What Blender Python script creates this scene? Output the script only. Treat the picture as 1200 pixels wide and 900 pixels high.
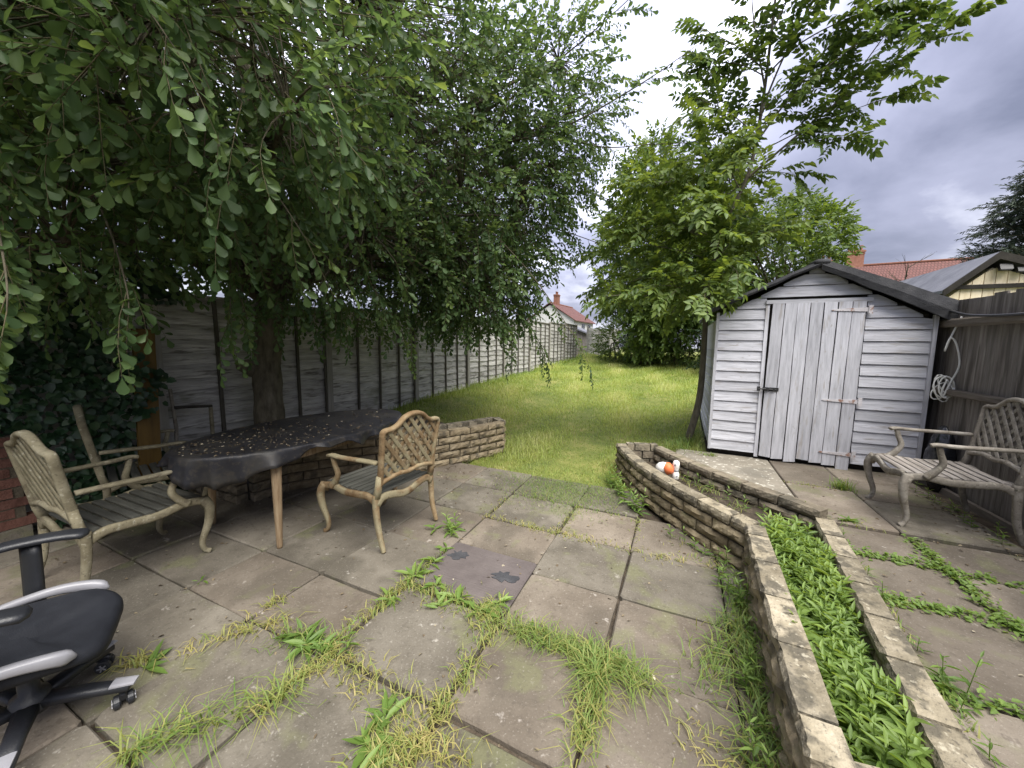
import bpy, math, random
import numpy as np
from mathutils import Vector, Matrix

S = bpy.context.scene
for o in list(bpy.data.objects):
    bpy.data.objects.remove(o)
R = math.radians

# ------------------------------------------------------------------ camera
PITCH, ROLL, YAW, EYE = 6.2, 0.7, 24.5, 1.5
cam = bpy.data.cameras.new('camera')
cam.sensor_width = 36.0
cam.lens = 36.0 * 433.0 / 1200.0
cam.clip_start = 0.05
cam.clip_end = 2000
cam_o = bpy.data.objects.new('camera', cam)
S.collection.objects.link(cam_o)
_f = Vector((0, math.cos(R(PITCH)), -math.sin(R(PITCH))))
_r = Vector((1, 0, 0))
_u = _r.cross(_f)
_r2 = _r * math.cos(R(ROLL)) + _u * math.sin(R(ROLL))
_u2 = -_r * math.sin(R(ROLL)) + _u * math.cos(R(ROLL))
_m = Matrix((_r2, _u2, -_f)).transposed().to_4x4()
cam_o.matrix_world = Matrix.Translation((0, 0, EYE)) @ Matrix.Rotation(R(YAW), 4, 'Z') @ _m
S.camera = cam_o

# ------------------------------------------------------------------ world and sun
SUN_EL, SUN_AZ = 62.0, 318.0        # azimuth measured counter-clockwise from +X
sun_dir = Vector((math.cos(R(SUN_EL)) * math.cos(R(SUN_AZ)), math.cos(R(SUN_EL)) * math.sin(R(SUN_AZ)), math.sin(R(SUN_EL))))
world = bpy.data.worlds.new('World')
S.world = world
world.use_nodes = True
wn, wl = world.node_tree.nodes, world.node_tree.links
wn.clear()


def W(t, **kw):
    n = wn.new(t)
    for k, v in kw.items():
        setattr(n, k, v)
    return n


def wmath(op, a, b=None, clamp=False):
    n = W('ShaderNodeMath', operation=op)
    n.use_clamp = clamp
    for i, q in enumerate((a, b)):
        if q is None:
            continue
        if hasattr(q, 'is_output'):
            wl.new(q, n.inputs[i])
        else:
            n.inputs[i].default_value = q
    return n.outputs[0]


sky = W('ShaderNodeTexSky', sky_type='NISHITA', sun_disc=False)
sky.sun_elevation = R(SUN_EL)
sky.sun_rotation = R(90 - SUN_AZ)
sky.dust_density = 3.0
tc = W('ShaderNodeTexCoord')
sep = W('ShaderNodeSeparateXYZ')
wl.new(tc.outputs['Generated'], sep.inputs[0])
zc = wmath('MAXIMUM', sep.outputs['Z'], 0.0)
den = wmath('ADD', zc, 0.28)
px = wmath('DIVIDE', sep.outputs['X'], den)
py = wmath('DIVIDE', sep.outputs['Y'], den)
cmb = W('ShaderNodeCombineXYZ')
wl.new(px, cmb.inputs[0]); wl.new(py, cmb.inputs[1])
n1 = W('ShaderNodeTexNoise')
n1.inputs['Scale'].default_value = 1.3
n1.inputs['Detail'].default_value = 7
n1.inputs['Roughness'].default_value = 0.52
n1.inputs['Distortion'].default_value = 0.35
wl.new(cmb.outputs[0], n1.inputs['Vector'])
ramp = W('ShaderNodeValToRGB')
ramp.color_ramp.elements[0].position = 0.34
ramp.color_ramp.elements[0].color = (0.078, 0.083, 0.118, 1)
ramp.color_ramp.elements[1].position = 0.70
ramp.color_ramp.elements[1].color = (0.50, 0.51, 0.57, 1)
e = ramp.color_ramp.elements.new(0.52)
e.color = (0.165, 0.17, 0.225, 1)
wl.new(n1.outputs['Fac'], ramp.inputs[0])
# the wide break of thin white cloud over the end of the garden
sunv = W('ShaderNodeVectorMath', operation='DOT_PRODUCT')
wl.new(tc.outputs['Generated'], sunv.inputs[0])
sunv.inputs[1].default_value = Vector((-0.30, 0.66, 0.69)).normalized()
sd = wmath('MAXIMUM', sunv.outputs['Value'], 0.0)
glow = wmath('POWER', sd, 8.0)
# an overcast dome is about three times brighter overhead than at the horizon
dome = wmath('MULTIPLY_ADD', zc, 1.35)
wn[-1].inputs[2].default_value = 0.72
glowc = wmath('MULTIPLY', glow, 2.2)
lum = wmath('ADD', dome, glowc)
cl = W('ShaderNodeMix', data_type='RGBA', blend_type='MULTIPLY')
cl.inputs['Factor'].default_value = 1.0
wl.new(ramp.outputs[0], cl.inputs['A'])
wl.new(lum, cl.inputs['B'])
skb = W('ShaderNodeMix', data_type='RGBA', blend_type='MULTIPLY')
skb.inputs['Factor'].default_value = 1.0
wl.new(sky.outputs[0], skb.inputs['A'])
skb.inputs['B'].default_value = (0.1, 0.1, 0.1, 1)
mx = W('ShaderNodeMix', data_type='RGBA')
mx.inputs['Factor'].default_value = 0.92
wl.new(skb.outputs['Result'], mx.inputs['A'])
wl.new(cl.outputs['Result'], mx.inputs['B'])
bg = W('ShaderNodeBackground')
bg.inputs['Strength'].default_value = 1.0
wl.new(mx.outputs['Result'], bg.inputs['Color'])
wo = W('ShaderNodeOutputWorld')
wl.new(bg.outputs[0], wo.inputs['Surface'])

sun = bpy.data.lights.new('sun', 'SUN')
sun.energy = 2.8
sun.angle = R(55)
sun.color = (1.0, 0.96, 0.88)
sun_o = bpy.data.objects.new('sun', sun)
sun_o.rotation_euler = (-sun_dir).to_track_quat('-Z', 'Y').to_euler()
sun_o.location = sun_dir * 40
S.collection.objects.link(sun_o)

S.view_settings.view_transform = 'Standard'
S.view_settings.look = 'None'
S.view_settings.exposure = 1.48
S.view_settings.gamma = 1.0
S.render.engine = 'CYCLES'
S.render.resolution_x, S.render.resolution_y = 1024, 768
S.cycles.max_bounces = 5
S.cycles.diffuse_bounces = 4
S.cycles.transmission_bounces = 4
S.cycles.transparent_max_bounces = 4

# ------------------------------------------------------------------ helpers
COL = S.collection
rnd = random.Random(7)
rng = np.random.default_rng(7)


def tag(o, label=None, cat=None, group=None, kind=None):
    if label: o['label'] = label
    if cat: o['category'] = cat
    if group: o['group'] = group
    if kind: o['kind'] = kind
    return o


def empty(name, loc=(0, 0, 0), rz=0.0):
    o = bpy.data.objects.new(name, None)
    o.empty_display_size = 0.1
    o.location = loc
    o.rotation_euler = (0, 0, rz)
    COL.objects.link(o)
    return o


def link(name, me, mat=None, parent=None, loc=None, rot=None):
    o = bpy.data.objects.new(name, me)
    COL.objects.link(o)
    if mat is not None and len(me.materials) == 0:
        me.materials.append(mat)
    if parent is not None:
        o.parent = parent
    if loc is not None:
        o.location = loc
    if rot is not None:
        o.rotation_euler = rot
    return o


def copy_tree(o, parent=None):
    c = o.copy()
    COL.objects.link(c)
    c.parent = parent
    for ch in list(o.children):
        copy_tree(ch, c)
    return c


class MB:
    def __init__(s):
        s.v, s.f = [], []

    def add(s, vs, fs):
        b = len(s.v)
        s.v += [tuple(p) for p in vs]
        s.f += [tuple(b + i for i in f) for f in fs]

    def box(s, c, d, M=None):
        x, y, z = d[0] / 2, d[1] / 2, d[2] / 2
        vs = [(-x, -y, -z), (x, -y, -z), (x, y, -z), (-x, y, -z), (-x, -y, z), (x, -y, z), (x, y, z), (-x, y, z)]
        if M is not None:
            vs = [M @ Vector(p) for p in vs]
        vs = [(p[0] + c[0], p[1] + c[1], p[2] + c[2]) for p in vs]
        s.add(vs, [(0, 3, 2, 1), (4, 5, 6, 7), (0, 1, 5, 4), (1, 2, 6, 5), (2, 3, 7, 6), (3, 0, 4, 7)])

    def sweep(s, path, sec, closed=False, up=(0, 0, 1), cap=True):
        """path: points; sec: list of (w, h) half sizes or one pair; rounded 8-gon section"""
        P = [Vector(p) for p in path]
        n = len(P)
        if not isinstance(sec, list):
            sec = [sec] * n
        upv = Vector(up)
        k = 8
        base = len(s.v)
        prev = None
        for i in range(n):
            if closed:
                t = P[(i + 1) % n] - P[i - 1]
            else:
                t = P[min(i + 1, n - 1)] - P[max(i - 1, 0)]
            t.normalize()
            a = upv.cross(t)
            if a.length < 0.05:
                a = prev if prev is not None else Vector((1, 0, 0)).cross(t)
            a.normalize()
            prev = a
            b = t.cross(a)
            w, h = sec[i]
            for j in range(k):
                an = (j + 0.5) / k * 2 * math.pi
                ca, sa = math.cos(an), math.sin(an)
                q = 0.62
                ca = math.copysign(abs(ca) ** q, ca)
                sa = math.copysign(abs(sa) ** q, sa)
                s.v.append(tuple(P[i] + a * (w * ca) + b * (h * sa)))
        m = n if closed else n - 1
        for i in range(m):
            for j in range(k):
                a0 = base + i * k + j
                a1 = base + i * k + (j + 1) % k
                b0 = base + ((i + 1) % n) * k + j
                b1 = base + ((i + 1) % n) * k + (j + 1) % k
                s.f.append((a0, a1, b1, b0))
        if cap and not closed:
            s.f.append(tuple(base + j for j in reversed(range(k))))
            s.f.append(tuple(base + (n - 1) * k + j for j in range(k)))

    def tube(s, path, radii, k=6, cap=True):
        P = [Vector(p) for p in path]
        n = len(P)
        if not isinstance(radii, (list, tuple)):
            radii = [radii] * n
        base = len(s.v)
        a = None
        for i in range(n):
            t = (P[min(i + 1, n - 1)] - P[max(i - 1, 0)]).normalized()
            if a is None:
                a = t.orthogonal().normalized()
            else:
                a = (a - t * a.dot(t))
                a = a.normalized() if a.length > 1e-6 else t.orthogonal().normalized()
            b = t.cross(a)
            for j in range(k):
                an = j / k * 2 * math.pi
                s.v.append(tuple(P[i] + a * (radii[i] * math.cos(an)) + b * (radii[i] * math.sin(an))))
        for i in range(n - 1):
            for j in range(k):
                a0, a1 = base + i * k + j, base + i * k + (j + 1) % k
                s.f.append((a0, a1, a1 + k, a0 + k))
        if cap:
            s.f.append(tuple(base + j for j in reversed(range(k))))
            s.f.append(tuple(base + (n - 1) * k + j for j in range(k)))

    def lathe(s, prof, c=(0, 0, 0), k=16, M=None):
        base = len(s.v)
        for r_, z_ in prof:
            for j in range(k):
                an = j / k * 2 * math.pi
                p = Vector((r_ * math.cos(an), r_ * math.sin(an), z_))
                if M is not None:
                    p = M @ p
                s.v.append((p[0] + c[0], p[1] + c[1], p[2] + c[2]))
        for i in range(len(prof) - 1):
            for j in range(k):
                a0, a1 = base + i * k + j, base + i * k + (j + 1) % k
                s.f.append((a0, a1, a1 + k, a0 + k))
        s.f.append(tuple(base + j for j in reversed(range(k))))
        s.f.append(tuple(base + (len(prof) - 1) * k + j for j in range(k)))

    def prism(s, poly, z0, z1, axis='z'):
        n = len(poly)
        def P(p, h):
            if axis == 'z': return (p[0], p[1], h)
            if axis == 'y': return (p[0], h, p[1])
            return (h, p[0], p[1])
        vs = [P(p, z0) for p in poly] + [P(p, z1) for p in poly]
        fs = [tuple(reversed(range(n))), tuple(range(n, 2 * n))]
        for i in range(n):
            j = (i + 1) % n
            fs.append((i, j, n + j, n + i))
        s.add(vs, fs)

    def mesh(s, name, smooth=False):
        me = bpy.data.meshes.new(name)
        me.from_pydata(s.v, [], s.f)
        if smooth:
            me.polygons.foreach_set('use_smooth', [True] * len(me.polygons))
        me.update()
        return me

    def build(s, name, mat, parent=None, smooth=False, loc=None, rot=None):
        return link(name, s.mesh(name, smooth), mat, parent, loc, rot)


def bez(p0, p1, p2, n=8):
    p0, p1, p2 = Vector(p0), Vector(p1), Vector(p2)
    return [p0 * (1 - t) ** 2 + p1 * 2 * t * (1 - t) + p2 * t * t for t in [i / n for i in range(n + 1)]]


def spline(pts, per=6, closed=False):
    P = [Vector(p) for p in pts]
    n = len(P)
    out = []
    rngi = range(n) if closed else range(n - 1)
    for i in rngi:
        if closed:
            a, b, c, d = P[i - 1], P[i], P[(i + 1) % n], P[(i + 2) % n]
        else:
            a, b, c, d = P[max(i - 1, 0)], P[i], P[i + 1], P[min(i + 2, n - 1)]
        for k in range(per):
            t = k / per
            out.append(0.5 * ((2 * b) + (c - a) * t + (2 * a - 5 * b + 4 * c - d) * t * t + (3 * b - a - 3 * c + d) * t ** 3))
    if not closed:
        out.append(P[-1])
    return out


def smooth01(t):
    t = min(1.0, max(0.0, t))
    return t * t * (3 - 2 * t)


# ------------------------------------------------------------------ materials
def new_mat(name):
    m = bpy.data.materials.new(name)
    m.use_nodes = True
    nt = m.node_tree
    b = nt.nodes['Principled BSDF']
    return m, nt, b


def surf(name, cols, scale=4.0, stretch=(1, 1, 1), rough=0.85, bump=0.25, bscale=40.0, spec=0.3, vary=(0.82, 1.16),
         detail=5, spots=None, metallic=0.0, world=False, streak=None, bstretch=None, coat=0.0):
    """noise-driven colour ramp, per-object offset, bump; spots=(colour, scale, threshold, strength)"""
    m, nt, b = new_mat(name)
    N, L = nt.nodes, nt.links
    tcn = N.new('ShaderNodeTexCoord')
    oi = N.new('ShaderNodeObjectInfo')
    off = N.new('ShaderNodeVectorMath'); off.operation = 'SCALE'
    off.inputs[0].default_value = (37.0, 19.0, 53.0)
    L.new(oi.outputs['Random'], off.inputs['Scale'])
    add = N.new('ShaderNodeVectorMath'); add.operation = 'ADD'
    if world:
        geo = N.new('ShaderNodeNewGeometry')
        L.new(geo.outputs['Position'], add.inputs[0])
    else:
        L.new(tcn.outputs['Object'], add.inputs[0])
        L.new(off.outputs[0], add.inputs[1])
    mp = N.new('ShaderNodeMapping')
    mp.inputs['Scale'].default_value = stretch
    L.new(add.outputs[0], mp.inputs['Vector'])
    n = N.new('ShaderNodeTexNoise')
    n.inputs['Scale'].default_value = scale
    n.inputs['Detail'].default_value = detail
    n.inputs['Roughness'].default_value = 0.62
    L.new(mp.outputs[0], n.inputs['Vector'])
    rp = N.new('ShaderNodeValToRGB')
    el = rp.color_ramp.elements
    k = len(cols)
    el[0].position, el[0].color = 0.30, (*cols[0], 1)
    el[1].position, el[1].color = 0.70, (*cols[-1], 1)
    for i in range(1, k - 1):
        q = el.new(0.30 + 0.40 * i / (k - 1))
        q.color = (*cols[i], 1)
    L.new(n.outputs['Fac'], rp.inputs[0])
    col = rp.outputs[0]
    # whole-piece tone variation
    hsv = N.new('ShaderNodeHueSaturation')
    mr = N.new('ShaderNodeMapRange')
    mr.inputs['To Min'].default_value = vary[0]
    mr.inputs['To Max'].default_value = vary[1]
    L.new(oi.outputs['Random'], mr.inputs['Value'])
    L.new(mr.outputs[0], hsv.inputs['Value'])
    L.new(col, hsv.inputs['Color'])
    col = hsv.outputs[0]
    for sp in (spots or []):
        c2, sc2, th, st = sp[:4]
        n2 = N.new('ShaderNodeTexNoise')
        n2.inputs['Scale'].default_value = sc2
        n2.inputs['Detail'].default_value = 3
        n2.inputs['Roughness'].default_value = 0.6
        v2 = N.new('ShaderNodeMapping')
        v2.inputs['Location'].default_value = (sc2 * 1.7, 3.1, sc2)
        v2.inputs['Scale'].default_value = sp[4] if len(sp) > 4 else (1, 1, 1)
        L.new(add.outputs[0], v2.inputs['Vector'])
        L.new(v2.outputs[0], n2.inputs['Vector'])
        r2 = N.new('ShaderNodeMapRange')
        r2.inputs['From Min'].default_value = th
        r2.inputs['From Max'].default_value = th + 0.09
        r2.inputs['To Max'].default_value = st
        L.new(n2.outputs['Fac'], r2.inputs['Value'])
        mxn = N.new('ShaderNodeMix'); mxn.data_type = 'RGBA'
        L.new(r2.outputs[0], mxn.inputs['Factor'])
        L.new(col, mxn.inputs['A'])
        mxn.inputs['B'].default_value = (*c2, 1)
        col = mxn.outputs['Result']
    L.new(col, b.inputs['Base Color'])
    b.inputs['Roughness'].default_value = rough
    b.inputs['Specular IOR Level'].default_value = spec
    b.inputs['Metallic'].default_value = metallic
    b.inputs['Coat Weight'].default_value = coat
    if bump > 0:
        nb = N.new('ShaderNodeTexNoise')
        nb.inputs['Scale'].default_value = bscale
        nb.inputs['Detail'].default_value = 3
        mb = N.new('ShaderNodeMapping')
        mb.inputs['Scale'].default_value = bstretch or stretch
        L.new(add.outputs[0], mb.inputs['Vector'])
        L.new(mb.outputs[0], nb.inputs['Vector'])
        bp = N.new('ShaderNodeBump')
        bp.inputs['Strength'].default_value = bump
        bp.inputs['Distance'].default_value = 0.01
        L.new(nb.outputs['Fac'], bp.inputs['Height'])
        L.new(bp.outputs[0], b.inputs['Normal'])
    return m


def leafmat(name, cols, rough=0.5, trans=0.35, tcol=None, spec=0.4):
    """per-leaf colour from the 'rnd' attribute, with light coming through the blade"""
    m, nt, b = new_mat(name)
    N, L = nt.nodes, nt.links
    at = N.new('ShaderNodeAttribute'); at.attribute_name = 'rnd'
    rp = N.new('ShaderNodeValToRGB')
    el = rp.color_ramp.elements
    el[0].position, el[0].color = 0.0, (*cols[0], 1)
    el[1].position, el[1].color = 1.0, (*cols[-1], 1)
    for i in range(1, len(cols) - 1):
        q = el.new(i / (len(cols) - 1)); q.color = (*cols[i], 1)
    L.new(at.outputs['Fac'], rp.inputs[0])
    L.new(rp.outputs[0], b.inputs['Base Color'])
    b.inputs['Roughness'].default_value = rough
    b.inputs['Specular IOR Level'].default_value = spec
    tr = N.new('ShaderNodeBsdfTranslucent')
    hs = N.new('ShaderNodeHueSaturation')
    hs.inputs['Hue'].default_value = 0.475
    hs.inputs['Saturation'].default_value = 1.15
    hs.inputs['Value'].default_value = 1.7
    L.new(rp.outputs[0], hs.inputs['Color'])
    L.new(hs.outputs[0], tr.inputs['Color'])
    ms = N.new('ShaderNodeMixShader')
    ms.inputs[0].default_value = trans
    L.new(b.outputs[0], ms.inputs[1]); L.new(tr.outputs[0], ms.inputs[2])
    L.new(ms.outputs[0], N['Material Output'].inputs['Surface'])
    return m


M = {}
M['slab'] = surf('paving_concrete', [(0.108, 0.094, 0.074), (0.158, 0.140, 0.112), (0.218, 0.196, 0.160)], vary=(.72, 1.2), scale=2.2, bump=0.35, bscale=70,
                 rough=0.9, spots=[((0.085, 0.075, 0.058), 1.6, 0.52, 0.75), ((0.50, 0.47, 0.42), 16, 0.66, 0.55), ((0.15, 0.155, 0.075), 3.2, 0.55, 0.55),
                                   ((0.08, 0.07, 0.055), 30, 0.57, 0.45), ((0.38, 0.36, 0.31), 95, 0.60, 0.3), ((0.07, 0.062, 0.05), 120, 0.60, 0.45)])
M['slab_pink'] = surf('paving_pinkish', [(0.122, 0.100, 0.077), (0.178, 0.150, 0.118), (0.24, 0.206, 0.166)], vary=(.75, 1.2), scale=2.2, bump=0.35, bscale=70,
                      rough=0.9, spots=[((0.10, 0.085, 0.066), 1.5, 0.53, 0.7), ((0.53, 0.49, 0.44), 18, 0.66, 0.5), ((0.155, 0.16, 0.08), 3.4, 0.57, 0.5),
                                        ((0.09, 0.075, 0.06), 34, 0.57, 0.45), ((0.38, 0.35, 0.30), 95, 0.60, 0.3), ((0.08, 0.068, 0.055), 120, 0.60, 0.45)])
M['slab_lilac'] = surf('paving_lilac', [(0.105, 0.088, 0.085), (0.15, 0.128, 0.122)], scale=6, bump=0.5, bscale=5, bstretch=(0.6, 22, 1),
                       rough=0.85, spots=[((0.12, 0.10, 0.10), 2.0, 0.57, 0.6)])
M['slab_lichen'] = surf('paving_lichen', [(0.14, 0.125, 0.10), (0.20, 0.18, 0.145), (0.255, 0.23, 0.19)], scale=4, bump=0.35, bscale=70,
                        rough=0.92, spots=[((0.55, 0.53, 0.46), 22, 0.585, 0.9), ((0.13, 0.12, 0.10), 2.0, 0.57, 0.6)])
M['soil'] = surf('soil', [(0.03, 0.024, 0.017), (0.065, 0.05, 0.036), (0.11, 0.088, 0.062)], scale=14, bump=0.9, bscale=60, world=True)
M['lawn'] = surf('turf', [(0.09, 0.12, 0.025), (0.17, 0.19, 0.045), (0.28, 0.26, 0.09)], scale=2.2, bump=0.8, bscale=90, world=True)
M['ground'] = surf('ground_earth', [(0.05, 0.06, 0.025), (0.09, 0.10, 0.04)], scale=0.6, bump=0.3, bscale=8, world=True)
M['block'] = surf('walling_stone', [(0.17, 0.135, 0.08), (0.27, 0.22, 0.14), (0.37, 0.31, 0.205)], vary=(.65, 1.2), scale=9, bump=1.0, bscale=45, rough=0.92,
                  spots=[((0.09, 0.08, 0.055), 5, 0.55, 0.75), ((0.16, 0.17, 0.07), 4, 0.60, 0.5)])
M['coping'] = surf('coping_stone', vary=(.7, 1.2), cols=[(0.17, 0.145, 0.10), (0.26, 0.225, 0.16), (0.36, 0.315, 0.235)], scale=10, bump=0.7, bscale=70, rough=0.92,
                   spots=[((0.08, 0.072, 0.055), 9, 0.50, 0.8), ((0.48, 0.44, 0.34), 34, 0.60, 0.6), ((0.06, 0.055, 0.045), 60, 0.58, 0.6)])
M['blockgrey'] = surf('walling_stone_grey', [(0.12, 0.10, 0.075), (0.20, 0.17, 0.125), (0.28, 0.24, 0.18)], scale=9, bump=1.0, bscale=45, rough=0.92,
                      spots=[((0.07, 0.065, 0.05), 5, 0.52, 0.75), ((0.14, 0.15, 0.07), 4, 0.58, 0.5)])
M['blockmid'] = surf('walling_stone_brown', [(0.14, 0.11, 0.07), (0.23, 0.185, 0.12), (0.31, 0.26, 0.18)], scale=9, bump=1.0, bscale=45, rough=0.92,
                     spots=[((0.075, 0.065, 0.05), 5, 0.53, 0.75), ((0.14, 0.15, 0.07), 4, 0.60, 0.5)])
M['mortar'] = surf('mortar', [(0.06, 0.05, 0.035), (0.11, 0.09, 0.065)], scale=20, bump=0.6, bscale=80)
M['brick'] = surf('red_brick', [(0.085, 0.038, 0.028), (0.13, 0.06, 0.045), (0.17, 0.085, 0.065)], scale=14, bump=0.6, bscale=70)
M['fence_l'] = surf('weathered_lap_board', [(0.27, 0.26, 0.245), (0.42, 0.41, 0.39), (0.56, 0.55, 0.53)], scale=3, stretch=(14, 1.2, 14), bump=0.5, bscale=7,
                    spots=[((0.09, 0.08, 0.065), 3, 0.57, 0.7, (2, 1, 6)), ((0.15, 0.16, 0.10), 2, 0.60, 0.5)])
M['batten'] = surf('batten_wood', [(0.055, 0.05, 0.04), (0.10, 0.09, 0.075)], scale=4, stretch=(12, 12, 1), bump=0.4, bscale=8)
M['post_l'] = surf('post_wood', [(0.24, 0.23, 0.205), (0.38, 0.365, 0.335)], scale=4, stretch=(12, 12, 1), bump=0.4, bscale=8)
M['fence_r'] = surf('feather_board', [(0.10, 0.088, 0.078), (0.17, 0.152, 0.138), (0.265, 0.245, 0.225)], scale=2.2, stretch=(12, 12, 0.8), bump=0.6, bscale=8,
                    spots=[((0.25, 0.225, 0.20), 3, 0.60, 0.6, (10, 10, 0.7)), ((0.05, 0.045, 0.035), 2, 0.57, 0.6, (8, 8, 0.6))])
M['gravel_board'] = surf('gravel_board', [(0.10, 0.085, 0.07), (0.19, 0.165, 0.14)], scale=4, stretch=(8, 1, 8), bump=0.5, bscale=8)
M['shed'] = surf('flaking_white_paint', [(0.37, 0.375, 0.405), (0.50, 0.505, 0.545), (0.59, 0.595, 0.64)], scale=2.5, stretch=(1.2, 14, 14), bump=0.4, bscale=7, rough=0.75,
                 spots=[((0.30, 0.275, 0.25), 2.4, 0.585, 0.6, (1.2, 9, 9)), ((0.30, 0.27, 0.24), 9, 0.64, 0.6, (1.5, 6, 6))])
M['shed_v'] = surf('flaking_white_paint_door', [(0.36, 0.365, 0.395), (0.49, 0.495, 0.535), (0.58, 0.585, 0.63)], scale=2.5, stretch=(14, 14, 1.2), bump=0.4, bscale=7, rough=0.75,
                   spots=[((0.30, 0.27, 0.24), 2.2, 0.59, 0.6, (9, 9, 1.2)), ((0.28, 0.25, 0.21), 9, 0.64, 0.6, (6, 6, 1.5))])
M['felt'] = surf('roofing_felt', [(0.028, 0.029, 0.033), (0.05, 0.051, 0.056), (0.085, 0.085, 0.09)], scale=5, bump=0.5, bscale=120, rough=0.85)
M['dark'] = surf('dark_timber', [(0.02, 0.018, 0.015), (0.045, 0.04, 0.033)], scale=5, bump=0.3)
M['iron'] = surf('black_iron', [(0.015, 0.015, 0.016), (0.03, 0.03, 0.032)], scale=8, bump=0.2, rough=0.5, spec=0.5)
M['hinge'] = surf('painted_hinge', [(0.50, 0.48, 0.49), (0.62, 0.60, 0.62)], scale=10, bump=0.2, spots=[((0.24, 0.11, 0.055), 16, 0.53, 0.85)])
WOODSP = [((0.11, 0.09, 0.062), 14, 0.58, 0.6), ((0.47, 0.45, 0.36), 40, 0.60, 0.5), ((0.07, 0.06, 0.042), 75, 0.60, 0.6)]
M['chair_khaki'] = surf('lichened_hardwood', [(0.14, 0.12, 0.075), (0.225, 0.198, 0.13), (0.315, 0.285, 0.20)], scale=9, bump=0.35, bscale=40, spots=WOODSP)
M['chair_brown'] = surf('worn_brown_hardwood', [(0.13, 0.078, 0.036), (0.22, 0.155, 0.085), (0.29, 0.23, 0.14)], scale=8, bump=0.35, bscale=40,
                        spots=[((0.29, 0.26, 0.165), 4, 0.48, 0.8), ((0.09, 0.06, 0.033), 16, 0.60, 0.6), ((0.06, 0.045, 0.03), 75, 0.60, 0.6)])
M['chair_grey'] = surf('grey_hardwood', [(0.145, 0.127, 0.105), (0.24, 0.215, 0.18), (0.35, 0.325, 0.285)], scale=9, bump=0.35, bscale=40, spots=WOODSP)
M['slat_dark'] = surf('dark_seat_slat', [(0.06, 0.06, 0.052), (0.11, 0.11, 0.095)], scale=4, stretch=(1, 10, 10), bump=0.4, bscale=10)
M['slat_grey'] = surf('grey_seat_slat', [(0.16, 0.14, 0.12), (0.30, 0.27, 0.24), (0.42, 0.385, 0.35)], scale=3, stretch=(1, 12, 12), bump=0.4, bscale=10)
M['leg_wood'] = surf('table_leg_wood', [(0.17, 0.11, 0.06), (0.28, 0.20, 0.12), (0.36, 0.28, 0.18)], scale=5, stretch=(10, 10, 1), bump=0.3, bscale=10)
M['plastic_sheet'] = surf('black_plastic_sheet', [(0.012, 0.012, 0.015), (0.024, 0.024, 0.028)], scale=3, bump=0.35, bscale=14, rough=0.45, spec=0.35, spots=[((0.06, 0.055, 0.047), 4, 0.50, 0.4), ((0.055, 0.047, 0.038), 30, 0.53, 0.5)])
M['office'] = surf('office_chair_fabric', [(0.009, 0.010, 0.014), (0.018, 0.020, 0.026)], scale=6, bump=0.25, bscale=300, rough=0.65, spec=0.25)
M['office_plastic'] = surf('office_chair_plastic', [(0.014, 0.015, 0.019), (0.024, 0.026, 0.031)], scale=6, bump=0.15, bscale=200, rough=0.42, spec=0.5)
M['silver'] = surf('silver_plastic', [(0.24, 0.24, 0.265), (0.33, 0.33, 0.355)], scale=5, bump=0.0, rough=0.35, spec=0.5)
M['bark'] = surf('bark', [(0.055, 0.045, 0.03), (0.11, 0.095, 0.065), (0.16, 0.14, 0.10)], scale=6, stretch=(3, 3, 1), bump=1.0, bscale=14, world=True)
M['bark_grey'] = surf('young_bark', [(0.10, 0.085, 0.065), (0.17, 0.15, 0.12), (0.22, 0.20, 0.16)], scale=9, stretch=(3, 3, 1), bump=0.6, bscale=20, world=True)
M['twig'] = surf('twig', [(0.07, 0.06, 0.035), (0.13, 0.11, 0.06)], scale=20, bump=0.0, world=True)
M['leaf_plum'] = leafmat('plum_leaf', [(0.042, 0.080, 0.030), (0.068, 0.120, 0.043), (0.105, 0.165, 0.058), (0.16, 0.225, 0.065)], rough=0.48, trans=0.42, spec=0.32)
M['leaf_ash'] = leafmat('ash_leaf', [(0.045, 0.085, 0.026), (0.085, 0.14, 0.036), (0.175, 0.245, 0.055)], rough=0.5, trans=0.38)
M['leaf_bush'] = leafmat('bush_leaf', [(0.055, 0.105, 0.024), (0.105, 0.17, 0.036), (0.175, 0.24, 0.055)], rough=0.55, trans=0.35)
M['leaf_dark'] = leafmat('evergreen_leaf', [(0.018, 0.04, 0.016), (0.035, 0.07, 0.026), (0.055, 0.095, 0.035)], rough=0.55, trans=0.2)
M['leaf_conifer'] = leafmat('conifer_leaf', [(0.030, 0.048, 0.032), (0.05, 0.072, 0.046), (0.075, 0.098, 0.062)], rough=0.65, trans=0.12)
M['leaf_ivy'] = leafmat('ivy_leaf', [(0.012, 0.032, 0.016), (0.022, 0.055, 0.024), (0.04, 0.085, 0.032)], rough=0.4, trans=0.12, spec=0.5)
M['leaf_weed'] = leafmat('weed_leaf', [(0.075, 0.14, 0.03), (0.14, 0.225, 0.048), (0.225, 0.32, 0.08)], rough=0.5, trans=0.35)
M['grass'] = leafmat('grass_blade', [(0.13, 0.205, 0.045), (0.235, 0.315, 0.075), (0.36, 0.42, 0.135), (0.52, 0.51, 0.25)], rough=0.55, trans=0.40)
M['grass_weed'] = leafmat('weed_grass_blade', [(0.09, 0.17, 0.04), (0.16, 0.24, 0.06), (0.32, 0.31, 0.10), (0.46, 0.38, 0.17)], rough=0.6, trans=0.35)
M['litter'] = leafmat('leaf_litter', [(0.06, 0.042, 0.025), (0.12, 0.088, 0.052), (0.20, 0.16, 0.10), (0.48, 0.44, 0.34)], rough=0.8, trans=0.05)
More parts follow.
